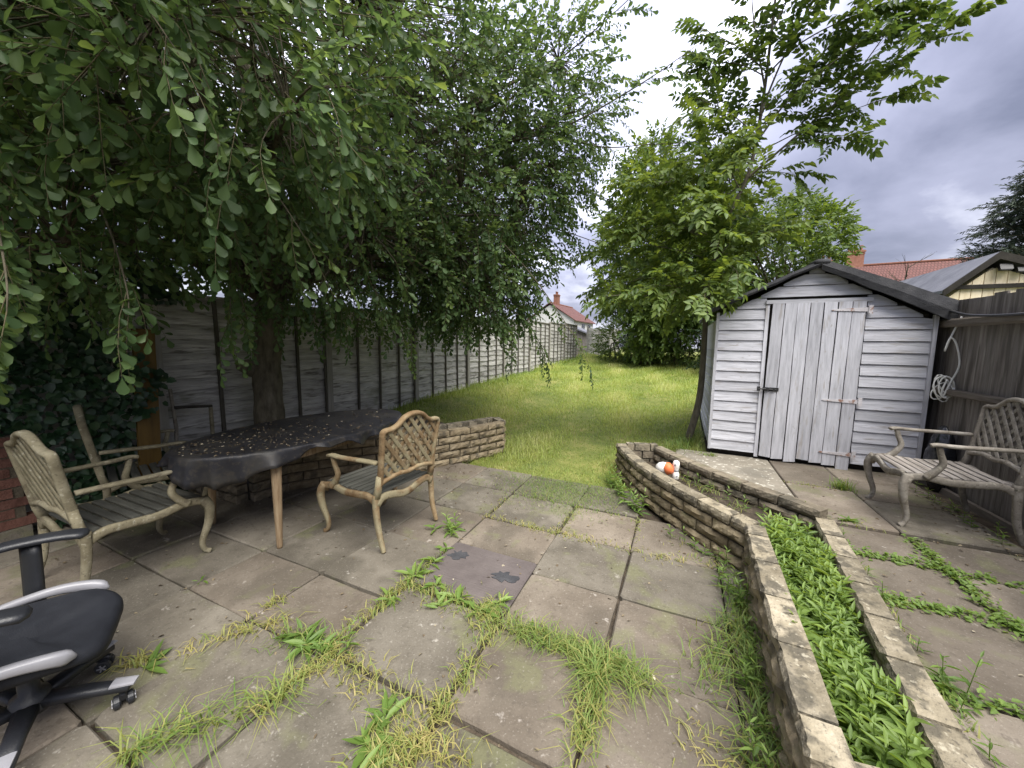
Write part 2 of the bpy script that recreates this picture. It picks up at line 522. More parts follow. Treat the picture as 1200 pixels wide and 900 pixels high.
M['yellow_wood'] = surf('varnished_board', [(0.085, 0.048, 0.010), (0.125, 0.072, 0.015), (0.16, 0.095, 0.022)], scale=3, stretch=(9, 9, 1), bump=0.25, bscale=12, rough=0.55)
M['cream'] = surf('cream_board', [(0.62, 0.52, 0.34), (0.74, 0.64, 0.45), (0.80, 0.70, 0.52)], scale=3, stretch=(5, 5, 1), bump=0.2, bscale=10, rough=0.75)
M['slate'] = surf('grey_felt_roof', [(0.10, 0.105, 0.125), (0.15, 0.155, 0.18), (0.19, 0.195, 0.22)], scale=3, bump=0.4, bscale=60, rough=0.85)
M['render'] = surf('white_render', [(0.62, 0.62, 0.60), (0.76, 0.76, 0.74)], scale=2, bump=0.2, bscale=30)
M['pane'] = surf('window_glass', [(0.02, 0.025, 0.03), (0.05, 0.06, 0.07)], scale=1, bump=0.0, rough=0.08, spec=0.8)
M['white_paint'] = surf('white_paint', [(0.70, 0.70, 0.69), (0.80, 0.80, 0.79)], scale=5, bump=0.0, rough=0.5)
M['chimney'] = surf('chimney_brick', [(0.22, 0.10, 0.07), (0.34, 0.17, 0.12)], scale=6, bump=0.4, bscale=20)
M['terracotta'] = surf('terracotta', [(0.20, 0.085, 0.055), (0.27, 0.12, 0.08)], scale=6, bump=0.2)
M['cable_white'] = surf('white_cable', [(0.55, 0.55, 0.52), (0.70, 0.70, 0.67)], scale=9, bump=0.0, rough=0.45)
M['bag'] = surf('black_bag', [(0.008, 0.009, 0.012), (0.018, 0.02, 0.026)], scale=5, bump=0.8, bscale=14, rough=0.22, spec=0.6)
M['orange'] = surf('orange_plastic', [(0.62, 0.15, 0.05), (0.76, 0.22, 0.09)], scale=12, bump=0.1, rough=0.45)
M['white_plastic'] = surf('white_plastic', [(0.66, 0.64, 0.60), (0.80, 0.79, 0.76)], scale=12, bump=0.1, rough=0.4)
M['grey_plastic'] = surf('grey_plastic', [(0.20, 0.20, 0.22), (0.32, 0.32, 0.34)], scale=12, bump=0.1, rough=0.4)


def tile_mat():
    m, nt, b = new_mat('red_roof_tiles')
    N, L = nt.nodes, nt.links
    t = N.new('ShaderNodeTexCoord')
    br = N.new('ShaderNodeTexBrick')
    br.inputs['Scale'].default_value = 1.0
    br.inputs['Brick Width'].default_value = 0.20
    br.inputs['Row Height'].default_value = 0.34
    br.inputs['Mortar Size'].default_value = 0.035
    br.inputs['Color1'].default_value = (0.16, 0.066, 0.056, 1)
    br.inputs['Color2'].default_value = (0.125, 0.055, 0.048, 1)
    br.inputs['Mortar'].default_value = (0.085, 0.036, 0.03, 1)
    L.new(t.outputs['UV'], br.inputs['Vector'])
    L.new(br.outputs['Color'], b.inputs['Base Color'])
    b.inputs['Roughness'].default_value = 0.85
    bp = N.new('ShaderNodeBump')
    bp.inputs['Strength'].default_value = 0.6
    bp.inputs['Distance'].default_value = 0.05
    bp.invert = True
    L.new(br.outputs['Fac'], bp.inputs['Height'])
    L.new(bp.outputs[0], b.inputs['Normal'])
    return m


M['tiles'] = tile_mat()


# ------------------------------------------------------------------ foliage engine
def quad_mesh(name, V, F, rndv=None):
    """V (n,3) float, F (m,4) int"""
    me = bpy.data.meshes.new(name)
    n, m_ = len(V), len(F)
    me.vertices.add(n)
    me.vertices.foreach_set('co', np.ascontiguousarray(V, dtype=np.float32).ravel())
    me.loops.add(m_ * 4)
    me.loops.foreach_set('vertex_index', np.ascontiguousarray(F, dtype=np.int32).ravel())
    me.polygons.add(m_)
    me.polygons.foreach_set('loop_start', np.arange(m_, dtype=np.int32) * 4)
    if rndv is not None:
        a = me.attributes.new('rnd', 'FLOAT', 'POINT')
        a.data.foreach_set('value', np.ascontiguousarray(rndv, dtype=np.float32))
    me.update(calc_edges=True)
    return me


LEAFSHAPE = {
    'obovate': [(0, 0), (0.13, 0.30), (0.27, 0.68), (0, 1.0), (-0.27, 0.68), (-0.13, 0.30)],
    'ovate': [(0, 0), (0.26, 0.30), (0.21, 0.65), (0, 1.0), (-0.21, 0.65), (-0.26, 0.30)],
    'lance': [(0, 0), (0.11, 0.30), (0.11, 0.60), (0, 1.0), (-0.11, 0.60), (-0.11, 0.30)],
    'broad': [(0, 0), (0.42, 0.18), (0.36, 0.62), (0, 1.0), (-0.36, 0.62), (-0.42, 0.18)],
}
LEAFSHAPE['obovate'] = [(0, 0), (0.07, 0.22), (0.20, 0.48), (0.285, 0.72), (0.19, 0.92), (0, 1.0), (-0.19, 0.92), (-0.285, 0.72), (-0.20, 0.48), (-0.07, 0.22)]
LEAFF = np.array([(0, 1, 2, 3), (0, 3, 4, 5)])
LEAFF10 = np.array([(0, 1, 2, 3), (0, 3, 4, 5), (0, 5, 6, 7), (0, 7, 8, 9)])


def leaf_verts(shape, L, fold=0.25, curl=0.25):
    P = []
    for x, y in LEAFSHAPE[shape]:
        P.append((x * L, y * L, abs(x) * L * fold - curl * L * y * y))
    return np.array(P)


def basis(d, up, roll=0.0):
    d = d / np.linalg.norm(d)
    x = np.cross(d, up)
    if np.linalg.norm(x) < 1e-4:
        x = np.array([1.0, 0, 0])
    x /= np.linalg.norm(x)
    z = np.cross(x, d)
    c, s = math.cos(roll), math.sin(roll)
    x2 = c * x + s * z
    z2 = -s * x + c * z
    return np.stack([x2, d, z2], axis=1)      # columns


def make_twig(r, n, L, leafL, shape, droop=0.25, ang=55, pinnate=False, terminal=True, size_fall=0.25):
    """one twig along +Y: returns leaf verts (k,6,3) and stem points"""
    leaves, stem = [], []
    ts = np.linspace(0.12 if not pinnate else 0.25, 0.97, n)
    def pos(t):
        return np.array([0.03 * L * math.sin(3 * t), L * t, -droop * L * t * t])
    for i, t in enumerate(ts):
        p = pos(t)
        tan = np.array([0, 1, -2 * droop * t]); tan /= np.linalg.norm(tan)
        sides = (1, -1) if pinnate else ((1,) if i % 2 else (-1,))
        for sd_ in sides:
            a = R(ang + r.uniform(-16, 16))
            el = r.uniform(-0.1, 0.25) if pinnate else r.uniform(-0.9, 0.9)
            d = tan * math.cos(a) + np.array([sd_ * math.cos(el), 0, math.sin(el)]) * math.sin(a)
            d[2] -= 0.18
            B = basis(d, np.array([0, 0, 1.0]), r.uniform(-0.5, 0.5) if pinnate else r.uniform(-1.1, 1.1))
            lv = leaf_verts(shape, leafL * (r.uniform(0.80, 1.1) if pinnate else r.uniform(0.48, 1.18)) * (1 - size_fall * abs(t - 0.55)), r.uniform(0.05, 0.6), r.uniform(-0.1, 0.6))
            leaves.append(lv @ B.T + p)
    if terminal:
        tan = np.array([0, 1, -2 * droop])
        B = basis(tan, np.array([0, 0, 1.0]), r.uniform(-0.5, 0.5))
        leaves.append(leaf_verts(shape, leafL, 0.25, 0.2) @ B.T + pos(1.0))
    stem = np.array([pos(t) for t in (0, 0.35, 0.7, 1.0)])
    return np.array(leaves), stem


def stem_tpl(stem, r0):
    n = len(stem)
    V = []
    for i, p in enumerate(stem):
        rr = r0 * (1 - 0.7 * i / (n - 1))
        for j in range(3):
            an = j / 3 * 2 * math.pi
            V.append(p + np.array([rr * math.cos(an), 0, rr * math.sin(an)]))
    F = []
    for i in range(n - 1):
        for j in range(3):
            a0, a1 = i * 3 + j, i * 3 + (j + 1) % 3
            F.append((a0, a1, a1 + 3, a0 + 3))
    return np.array(V), np.array(F)


class Foliage:
    """collects instanced twigs and bakes them into one leaf mesh and one stem mesh"""
    def __init__(s, seed, tpls, stem_r=0.003):
        s.r = random.Random(seed)
        s.nv = tpls[0][0].shape[1]
        s.tpls = [(t[0].reshape(-1, 3), len(t[0]), *stem_tpl(t[1], stem_r)) for t in tpls]
        s.inst = [[] for _ in tpls]

    def put(s, pos, d, scale=1.0, roll=None, bright=0.0):
        k = s.r.randrange(len(s.tpls))
        d = np.array(d, float)
        B = basis(d, np.array([0, 0, 1.0]), s.r.uniform(-0.7, 0.7) if roll is None else roll)
        s.inst[k].append((np.array(pos, float), B * scale, bright))

    def bake(s, name_leaf, name_stem, lm, sm, parent, seed=1, stems=True):
        g = np.random.default_rng(seed)
        LV, LF, LR, SV, SF = [], [], [], [], []
        lo = so = 0
        for k, (lv, nl, sv, sf) in enumerate(s.tpls):
            if not s.inst[k]:
                continue
            P = np.array([i[0] for i in s.inst[k]])
            B = np.array([i[1] for i in s.inst[k]])
            br = np.array([i[2] for i in s.inst[k]])
            K = len(P)
            v = np.einsum('kij,nj->kni', B, lv) + P[:, None, :]
            LV.append(v.reshape(-1, 3))
            nv = s.nv
            f = (np.arange(nl)[:, None, None] * nv + (LEAFF10 if nv == 10 else LEAFF)[None]).reshape(-1, 4)
            LF.append((np.arange(K)[:, None, None] * (nl * nv) + f[None] + lo).reshape(-1, 4))
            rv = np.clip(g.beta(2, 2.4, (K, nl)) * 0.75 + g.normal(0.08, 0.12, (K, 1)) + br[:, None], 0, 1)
            LR.append(np.repeat(rv.reshape(-1), nv))
            lo += K * nl * nv
            if stems:
                v = np.einsum('kij,nj->kni', B, sv) + P[:, None, :]
                SV.append(v.reshape(-1, 3))
                SF.append((np.arange(K)[:, None, None] * len(sv) + sf[None] + so).reshape(-1, 4))
                so += K * len(sv)
        a = link(name_leaf, quad_mesh(name_leaf, np.concatenate(LV), np.concatenate(LF), np.concatenate(LR)), lm, parent)
        b = None
        if stems:
            b = link(name_stem, quad_mesh(name_stem, np.concatenate(SV), np.concatenate(SF)), sm, parent)
            b['kind'] = 'stuff'
        return a, b


def twigset(seed, count, *a, **k):
    r = random.Random(seed)
    return [make_twig(r, *a, **k) for _ in range(count)]


def blades(P, H, Wd, lean, seed, rv=None, spread=None):
    """grass blades: P (n,3) roots, H heights, Wd widths, lean 0..1; ribbons of 2 quads (folded tip)"""
    g = np.random.default_rng(seed)
    n = len(P)
    az = g.uniform(0, 2 * np.pi, n) if spread is None else spread
    d = np.stack([np.cos(az), np.sin(az), np.zeros(n)], 1)
    sdv = np.stack([-np.sin(az), np.cos(az), np.zeros(n)], 1)
    le = np.broadcast_to(lean, (n,)) * g.uniform(0.3, 1.4, n)
    H = np.broadcast_to(H, (n,)); Wd = np.broadcast_to(Wd, (n,))
    up = np.array([0, 0, 1.0])
    mid = P + d * (H * le * 0.35)[:, None] + up * (H * 0.55)[:, None]
    tipz = H * np.clip(1.0 - 0.45 * le, 0.12, 1)
    tip = P + d * (H * le * 1.0)[:, None] + up * tipz[:, None]
    w = (Wd * 0.5)[:, None]
    V = np.stack([P - sdv * w, P + sdv * w, mid + sdv * w * 0.8, mid - sdv * w * 0.8, tip + sdv * w * 0.12, tip - sdv * w * 0.12], 1)
    F = np.array([(0, 1, 2, 3), (3, 2, 4, 5)])
    FF = (np.arange(n)[:, None, None] * 6 + F[None]).reshape(-1, 4)
    rv = np.clip(g.beta(2, 2.5, n) if rv is None else rv, 0, 1)
    return V.reshape(-1, 3), FF, np.repeat(rv, 6)


def merge(parts):
    V, F, Rv, o = [], [], [], 0
    for v, f, r_ in parts:
        V.append(v); F.append(f + o); Rv.append(r_); o += len(v)
    return np.concatenate(V), np.concatenate(F), np.concatenate(Rv)


def leaves_at(P, D, L, shape, seed, rv=None, upv=(0, 0, 1.0), rollj=0.5):
    g = random.Random(seed)
    vs = []
    for p, d, l in zip(P, D, L):
        B = basis(np.array(d, float), np.array(upv), g.uniform(-rollj, rollj))
        vs.append(leaf_verts(shape, l, g.uniform(0.1, 0.4), g.uniform(0.05, 0.5)) @ B.T + np.array(p))
    V = np.array(vs).reshape(-1, 3)
    n = len(vs)
    F = (np.arange(n)[:, None, None] * 6 + LEAFF[None]).reshape(-1, 4)
    if rv is None:
        rv = np.random.default_rng(seed).beta(2, 2, n)
    return V, F, np.repeat(np.clip(rv, 0, 1), 6)


# ------------------------------------------------------------------ terrain
FX = -4.6          # left fence line
RX = 2.32          # right fence line
TZ = 0.20          # raised terrace on the right


def zl(x, y):
    z = 0.052 * max(0.0, y - 4.2)
    z += 0.27 * smooth01((-2.5 - x) / 1.7) * (1 - 0.5 * smooth01((y - 8) / 8))
    z += 0.16 * smooth01((x + 0.35) / 0.8) * smooth01((y - 4.0) / 0.8) * (1 - smooth01((y - 7) / 5))
    z += 0.018 * math.sin(1.9 * x + 0.6 * y) + 0.014 * math.sin(2.7 * y - 1.1 * x)
    z -= 0.06 * (1 - smooth01((y - 3.5) / 0.6))
    return z


mb = MB()
mb.add([(-300, -300, -0.14), (300, -300, -0.14), (300, 300, -0.14), (-300, 300, -0.14)], [(0, 1, 2, 3)])
tag(mb.build('ground', M['ground']), 'dark earth ground beyond the garden fences', 'ground', kind='structure')

BED = [(-2.20, 4.52), (-2.40, 4.05), (-2.64, 3.62), (-2.95, 3.15), (-3.32, 2.72), (-3.56, 2.35), (-3.60, 1.98), (-4.56, 1.98), (-4.56, 4.76), (-2.36, 4.76)]


def inpoly(x, y, poly):
    c = False
    for i in range(len(poly)):
        x1, y1 = poly[i]; x2, y2 = poly[i - 1]
        if (y1 > y) != (y2 > y) and x < (x2 - x1) * (y - y1) / (y2 - y1) + x1:
            c = not c
    return c


def height_mesh(x0, x1, y0, y1, step, fz, keep=None):
    nx, ny = int((x1 - x0) / step) + 1, int((y1 - y0) / step) + 1
    V, F, idx = [], [], {}
    for j in range(ny + 1):
        for i in range(nx + 1):
            x, y = min(x0 + i * step, x1), min(y0 + j * step, y1)
            V.append((x, y, fz(x, y)))
    for j in range(ny):
        for i in range(nx):
            a = j * (nx + 1) + i
            if keep is None or keep(x0 + (i + .5) * step, y0 + (j + .5) * step):
                F.append((a, a + 1, a + nx + 2, a + nx + 1))
    m_ = MB(); m_.v, m_.f = V, F
    return m_


PLANT_C = [(-0.60, 4.46), (-0.47, 4.12), (-0.24, 3.68), (0.06, 3.28), (0.28, 3.02), (0.50, 2.78)]
lawn_keep = lambda x, y: not (x > -3.7 and y < 3.5)
mb = height_mesh(-4.75, 3.2, 3.4, 26.0, 0.17, zl, lambda x, y: not inpoly(x, y, BED) and not (x > 0.35 and 3.3 < y < 7.4 and x < 2.4) and not (x > 0.1 and y < 4.4))
lawn = tag(mb.build('lawn', M['lawn'], smooth=True), 'sloping patchy lawn between the fences', 'lawn', kind='structure')
mb = height_mesh(-4.58, -2.1, 1.62, 4.82, 0.06, lambda x, y: 0.27 + 0.03 * math.sin(5 * x + 3 * y) + 0.02 * rnd.random(), lambda x, y: inpoly(x, y, BED))
tag(mb.build('garden_bed', M['soil'], smooth=True), 'dark bare soil of the raised bed behind the left walling', 'soil bed', kind='structure')


# ------------------------------------------------------------------ paving
def clip_poly(poly, a, b):
    """keep what lies right of the line a->b"""
    out = []
    def side(p):
        return (b[0] - a[0]) * (p[1] - a[1]) - (b[1] - a[1]) * (p[0] - a[0])
    for i in range(len(poly)):
        p, q = poly[i], poly[(i + 1) % len(poly)]
        sp, sq = side(p), side(q)
        if sp <= 0:
            out.append(p)
        if (sp < 0 < sq) or (sq < 0 < sp):
            t = sp / (sp - sq)
            out.append((p[0] + (q[0] - p[0]) * t, p[1] + (q[1] - p[1]) * t))
    return out


def slab(poly, ztop, mat, parent, gap=0.006, thick=0.04, rough=1.0, round_=0.02):
    cx = sum(p[0] for p in poly) / len(poly); cy = sum(p[1] for p in poly) / len(poly)
    def inset(p, d):
        v = Vector((p[0] - cx, p[1] - cy)); l = v.length
        return (p[0] - v.x / l * d, p[1] - v.y / l * d)
    pts = []
    n = len(poly)
    for i in range(n):
        p, q, o_ = Vector(inset(poly[i], gap)), Vector(inset(poly[(i + 1) % n], gap)), Vector(inset(poly[i - 1], gap))
        r_ = round_ * rnd.uniform(0.5, 1.8)
        pts.append(p + (o_ - p).normalized() * min(r_, (o_ - p).length * .3))
        pts.append(p + (q - p).normalized() * min(r_, (q - p).length * .3))
        for t in (0.33, 0.66):
            w = p.lerp(q, t)
            nn = (q - p).orthogonal().normalized()
            pts.append(w + nn * rnd.uniform(-1, 1) * 0.004 * rough)
    k = len(pts)
    tilt = (rnd.uniform(-.006, .006), rnd.uniform(-.006, .006))
    dz = rnd.uniform(-0.004, 0.004)
    def z(p, h):
        return h + dz + tilt[0] * (p[0] - cx) + tilt[1] * (p[1] - cy)
    V = [(p[0] - cx, p[1] - cy, -thick) for p in pts]
    V += [(p[0] - cx, p[1] - cy, z(p, -0.009)) for p in pts]
    ins = [inset(p, 0.009) for p in pts]
    V += [(p[0] - cx, p[1] - cy, z(p, 0)) for p in ins]
    F = []
    for a in (0, 1):
        for i in range(k):
            j = (i + 1) % k
            F.append((a * k + i, a * k + j, (a + 1) * k + j, (a + 1) * k + i))
    F.append(tuple(range(2 * k, 3 * k)))
    m_ = MB(); m_.v, m_.f = V, F
    return m_.build('paving_slab', mat, parent, loc=(cx, cy, ztop))


mb = MB()
mb.add([(-4.58, -1.6, -0.035), (1.1, -1.6, -0.035), (1.1, 4.3, -0.035), (-4.58, 4.3, -0.035)], [(0, 1, 2, 3)])
patio = tag(mb.build('patio', M['soil']), 'lower patio of worn square concrete slabs with weedy joints', 'patio', kind='structure')
colsX = [-4.55, -3.98, -3.35, -2.66, -2.06, -1.48, -0.82, -0.26, 0.31, 0.86]
rowsR = [-1.2, -0.6, -0.02, 0.56, 1.13, 1.64, 2.15, 2.71, 3.28, 3.86]
rowsL = [-1.1, -0.6, -0.05, 0.5, 1.10, 1.55, 2.15, 2.74, 3.30, 3.86]
for i in range(len(colsX) - 1):
    rows = rowsL if colsX[i + 1] <= -1.40 else rowsR
    for j in range(len(rows) - 1):
        x0, x1, y0, y1 = colsX[i], colsX[i + 1], rows[j], rows[j + 1]
        if y0 > 2.9 and x1 < -2.6: continue
        if x1 < -3.3 and y0 > 2.2: continue
        if x1 > 0.4 and y0 > 3.0: continue
        if y0 > 3.2 and (x0 > -0.4): continue
        mat = M['slab'] if rnd.random() < 0.62 else M['slab_pink']
        g_ = 0.006
        if i == 5 and j == 5:
            y1 = 2.26; y0 = 1.74
            mat = M['slab_lilac']
        if i == 5 and j == 6:
            y0 = 2.26
        if i == 5 and j == 4:
            y1 = 1.70
        # joints overgrown by weeds are wider
        wide = {(5, 4): .024, (5, 3): .018, (4, 3): .014, (6, 4): .012, (6, 3): .03, (7, 3): .02, (4, 4): .012, (5, 7): .014, (6, 7): .014}.get((i, j), g_)
        if rnd.random() < 0.15: wide += 0.003
        js = lambda: rnd.uniform(-.006, .006)
        s_ = slab([(x0 + js(), y0 + js()), (x1 + js(), y0 + js()), (x1 + js(), y1 + js()), (x0 + js(), y1 + js())], 0.0, mat, patio, gap=wide, round_=0.006 + wide * 0.9)
        if i == 5 and j == 5:
            s_['label'] = 'lilac ribbed slab with two dark sunken patches'
            lil = s_
for cx_, cy_, rx_, ry_ in ((-1.36, 2.10, .07, .05), (-0.96, 2.02, .09, .05)):
    m_ = MB()
    pts = [(rx_ * f_ * math.cos(a), ry_ * f_ * math.sin(a)) for a, f_ in [(k / 26 * 2 * math.pi, rnd.uniform(.55, 1.3)) for k in range(26)]]
    m_.prism(pts, 0.0, 0.006)
    m_.build('tar_patch', M['felt'], lil, loc=(cx_ - lil.location.x, cy_ - lil.location.y, 0.001))

mb = MB()
tp = [(1.02, -1.5), (2.27, -1.5), (2.27, 5.0), (0.30, 5.0), (-0.02, 4.56), (1.03, 3.42), (0.9, 1.3)]
mb.prism(tp[:2] + [(2.27, 7.2), (0.34, 7.2), (0.30, 5.0), (0.0, 4.6), (1.06, 3.36), (0.86, 1.35)], -0.10, TZ - 0.03)
terrace = tag(mb.build('terrace', M['soil']), 'raised terrace of slabs in front of the shed', 'terrace', kind='structure')
A0, A1, A2 = (-0.08, 4.66), (1.075, 3.36), (0.868, 1.2)
tc_, tr_ = [0.32, 1.0, 1.48, 2.10], None
for cx0, cx1, rows in ((0.0, 0.98, [3.36, 5.05]), (0.98, 1.49, [3.36, 3.42, 4.26, 5.05]), (1.49, 2.12, [3.36, 3.42, 4.05, 4.6, 5.05]),
                       (0.8, 1.49, [-0.6, 0.05, 0.65, 1.25, 1.84, 2.46, 2.94, 3.36]), (1.49, 2.12, [-0.6, 0.05, 0.65, 1.25, 1.84, 2.4, 2.90, 3.36])):
    for j in range(len(rows) - 1):
        if rows[j + 1] - rows[j] < 0.1: continue
        poly = [(cx0, rows[j]), (cx1, rows[j]), (cx1, rows[j + 1]), (cx0, rows[j + 1])]
        if rows[j] >= 3.36:
            poly = clip_poly(poly, A1, A0)
        if rows[j] < 3.36:
            t = lambda y: A2[0] + (A1[0] - A2[0]) * (y - A2[1]) / (A1[1] - A2[1])
            if cx0 < 1.2:
                poly = [(t(rows[j]), rows[j]), (cx1, rows[j]), (cx1, rows[j + 1]), (t(rows[j + 1]), rows[j + 1])]
        if len(poly) < 3: continue
        lich = cx0 == 0.0
        s_ = slab(poly, TZ + 0.002, M['slab_lichen'] if lich else (M['slab_pink'] if rnd.random() < .7 else M['slab']), terrace, gap=0.008 if rows[j] > 3.3 else 0.013, round_=0.012)
        if lich:
            s_['label'] = 'slab speckled with pale lichen'


# ------------------------------------------------------------------ walling blocks
def block_mesh(name, seed, L, H, D, rough=0.012, cap=False):
    """split-faced block: outer face (local -Y) is rough, the rest is sawn; origin at centre of its base"""
    r = random.Random(seed)
    nx, nz = 8, 4
    V, F = [], []
    for k in range(nz):
        for i in range(nx):
            x = -L / 2 + L * i / (nx - 1); z = H * k / (nz - 1)
            edge = i in (0, nx - 1) or k in (0, nz - 1)
            y = -D / 2 + (r.uniform(0.002, 0.012) if edge else -r.uniform(0.0, rough))
            V.append((x + (0 if not edge else r.uniform(-.002, .002)), y, z + (r.uniform(-.003, .001) if k == nz - 1 else 0)))
    for k in range(nz - 1):
        for i in range(nx - 1):
            a = k * nx + i
            F.append((a, a + 1, a + nx + 1, a + nx))
    b = len(V)
    V += [(-L / 2, D / 2, 0), (L / 2, D / 2, 0), (L / 2, D / 2, H), (-L / 2, D / 2, H)]
    F.append((b + 1, b, b + 3, b + 2))
    top = [(nz - 1) * nx + i for i in range(nx)]
    F.append(tuple(top) + (b + 2, b + 3))
    F.append(tuple(reversed(range(nx))) + (b, b + 1))
    F.append((b, 0, nx, 2 * nx, 3 * nx, b + 3)[::-1])
    F.append((nx - 1, b + 1, b + 2, 4 * nx - 1, 3 * nx - 1, 2 * nx - 1))
    m_ = MB(); m_.v, m_.f = V, F
    return m_.mesh(name)


def path_len(P):
    s = [0.0]
    for i in range(1, len(P)):
        s.append(s[-1] + (Vector(P[i]) - Vector(P[i - 1])).length)
    return s


def at_path(P, S_, d):
    d = max(0, min(S_[-1], d))
    for i in range(1, len(P)):
        if d <= S_[i] + 1e-9:
            t = (d - S_[i - 1]) / max(1e-9, S_[i] - S_[i - 1])
            return Vector(P[i - 1]).lerp(Vector(P[i]), t), (Vector(P[i]) - Vector(P[i - 1])).normalized()
    return Vector(P[-1]), (Vector(P[-1]) - Vector(P[-2])).normalized()


MESHC = {}


def wall_run(path, parent, z0, courses, mat, capmat, D=0.10, bl=0.30, bh=0.078, joint=0.013, flip=False, seed=0, caph=0.07):
    """courses of split blocks along a polyline; the rough face lies right of the direction of travel unless flip"""
    r = random.Random(seed)
    S_ = path_len(path)
    T = S_[-1]
    for c in range(courses):
        cap = c == courses - 1
        nb = max(1, round(T / bl))
        L = T / nb
        off = (L / 2 if c % 2 else 0)
        cuts = [0.0] + [k * L + off for k in range(0 if off else 1, nb + 1) if 0.02 < k * L + off < T - 0.02] + [T]
        for k in range(len(cuts) - 1):
            a, b = cuts[k], cuts[k + 1]
            pa, _ = at_path(path, S_, a + joint / 2); pb, _ = at_path(path, S_, b - joint / 2)
            l = (pb - pa).length
            if l < 0.03: continue
            h = caph if cap else bh
            lq = round(l / 0.02) * 0.02
            vk = r.randrange(3)
            key = (round(lq, 2), h, D, vk, cap)
            if key not in MESHC:
                MESHC[key] = (block_mesh('block', hash((round(lq * 100), vk)) & 0xffff, lq, h, D + (0.012 if cap else 0), 0.007 if cap else 0.020), {})
            me, var = MESHC[key]
            mt = capmat if cap else mat
            if mt.name not in var:
                q = me.copy(); q.materials.append(mt); var[mt.name] = q
            t = (pb - pa).normalized()
            mid = (pa + pb) / 2
            ang = math.atan2(t.y, t.x)
            if flip: ang += math.pi
            o = link('coping_stone' if cap else 'stone_block', var[mt.name], None, parent)
            o.location = (mid.x, mid.y, z0 + c * (bh + joint))
            o.rotation_euler = (r.uniform(-.012, .012), r.uniform(-.006, .006), ang + r.uniform(-.01, .01))
            o.scale.x = l / lq


def wall_core(path, z0, z1, D):
    m_ = MB()
    P = [Vector((p[0], p[1], (z0 + z1) / 2)) for p in path]
    for i in range(len(P) - 1):
        d = (P[i + 1] - P[i])
        m_.box((P[i] + P[i + 1]) / 2, (d.length, D, z1 - z0), Matrix.Rotation(math.atan2(d.y, d.x), 3, 'Z'))
    return m_


sp = lambda pts: [(p.x, p.y) for p in spline([(x, y, 0) for x, y in pts], 3)]
# middle planter
pl = tag(empty('stone_planter', (0.2, 3.0, 0)), 'long low curved planter of split stone blocks stepping down beside the terrace', 'planter')
rel = lambda pts, o=pl: [(x - o.location.x, y - o.location.y) for x, y in pts]
curveL = rel(sp(PLANT_C))
PZ = -0.004
wall_run(curveL, pl, PZ, 4, M['block'], M['coping'], seed=3)
wall_run(rel([(0.50, 2.78), (0.475, 2.0), (0.45, 1.20)]), pl, PZ, 4, M['block'], M['coping'], seed=4)
wall_run(rel([(0.50, 1.19), (0.83, 1.24)]), pl, PZ, 4, M['block'], M['coping'], seed=5, bl=0.2)
wall_run(rel([(-0.54, 4.50), (-0.20, 4.62)]), pl, PZ, 4, M['blockgrey'], M['coping'], seed=6, flip=True, bl=0.2)
curveR = rel(sp([(-0.20, 4.60), (0.02, 4.30), (0.40, 3.86), (0.74, 3.55), (1.02, 3.31)]))
wall_run(curveR, pl, PZ + 0.07, 3, M['blockgrey'], M['blockgrey'], seed=7)
wall_run(rel([(1.01, 3.28), (0.915, 2.3), (0.815, 1.31)]), pl, PZ + 0.02, 3, M['block'], M['coping'], seed=8)
m_ = wall_core(curveL + rel([(0.5, 2.78), (0.45, 1.24)]), -0.02, 0.27, 0.05)
m_.build('mortar_core', M['mortar'], pl)
m_ = wall_core(curveR + rel([(1.0, 3.26), (0.82, 1.33)]), -0.02, 0.22, 0.05)
m_.build('mortar_core', M['mortar'], pl)
m_ = MB()
inner = [(-0.56, 4.46), (-0.44, 4.12), (-0.21, 3.68), (0.09, 3.28), (0.52, 2.80), (0.44, 1.26), (0.80, 1.33), (0.98, 3.26), (0.38, 3.84), (-0.22, 4.56)]
inn = rel(inner)
cxy = rel([(0.45, 3.2)])[0]
m_.add([(p[0], p[1], 0.13 + 0.02 * (i % 3)) for i, p in enumerate(inn)] + [(cxy[0], cxy[1], 0.15)], [(i, (i + 1) % len(inn), len(inn)) for i in range(len(inn))])
m_.build('soil_fill', M['soil'], pl)

# left planter, retaining the raised bed
pl2 = tag(empty('stone_planter', (-3.0, 3.0, 0)), 'curved split stone planter wall running behind the oval table', 'planter')
rel2 = lambda pts: rel(pts, pl2)
cl2 = rel2(sp(list(reversed(BED[:6]))))
wall_run(cl2, pl2, 0, 5, M['blockmid'], M['blockmid'], seed=11)
wall_run(rel2([(-3.60, 2.02), (-3.56, 2.35)]), pl2, 0, 5, M['blockgrey'], M['blockgrey'], seed=12, flip=False)
wall_run(rel2([(-4.50, 1.96), (-3.62, 1.96)]), pl2, 0, 5, M['blockgrey'], M['blockgrey'], seed=13)
wall_run(rel2([(-2.22, 4.56), (-2.42, 4.74)]), pl2, 0, 5, M['block'], M['coping'], seed=14, bl=0.15)
wall_run(rel2(sp([(-2.46, 4.76), (-2.70, 4.20), (-3.0, 3.75), (-3.3, 3.4)])), pl2, 0.085, 4, M['blockgrey'], M['coping'], seed=15)
m_ = wall_core(cl2 + rel2([(-2.40, 4.74)]), -0.02, 0.37, 0.05)
m_.build('mortar_core', M['mortar'], pl2)


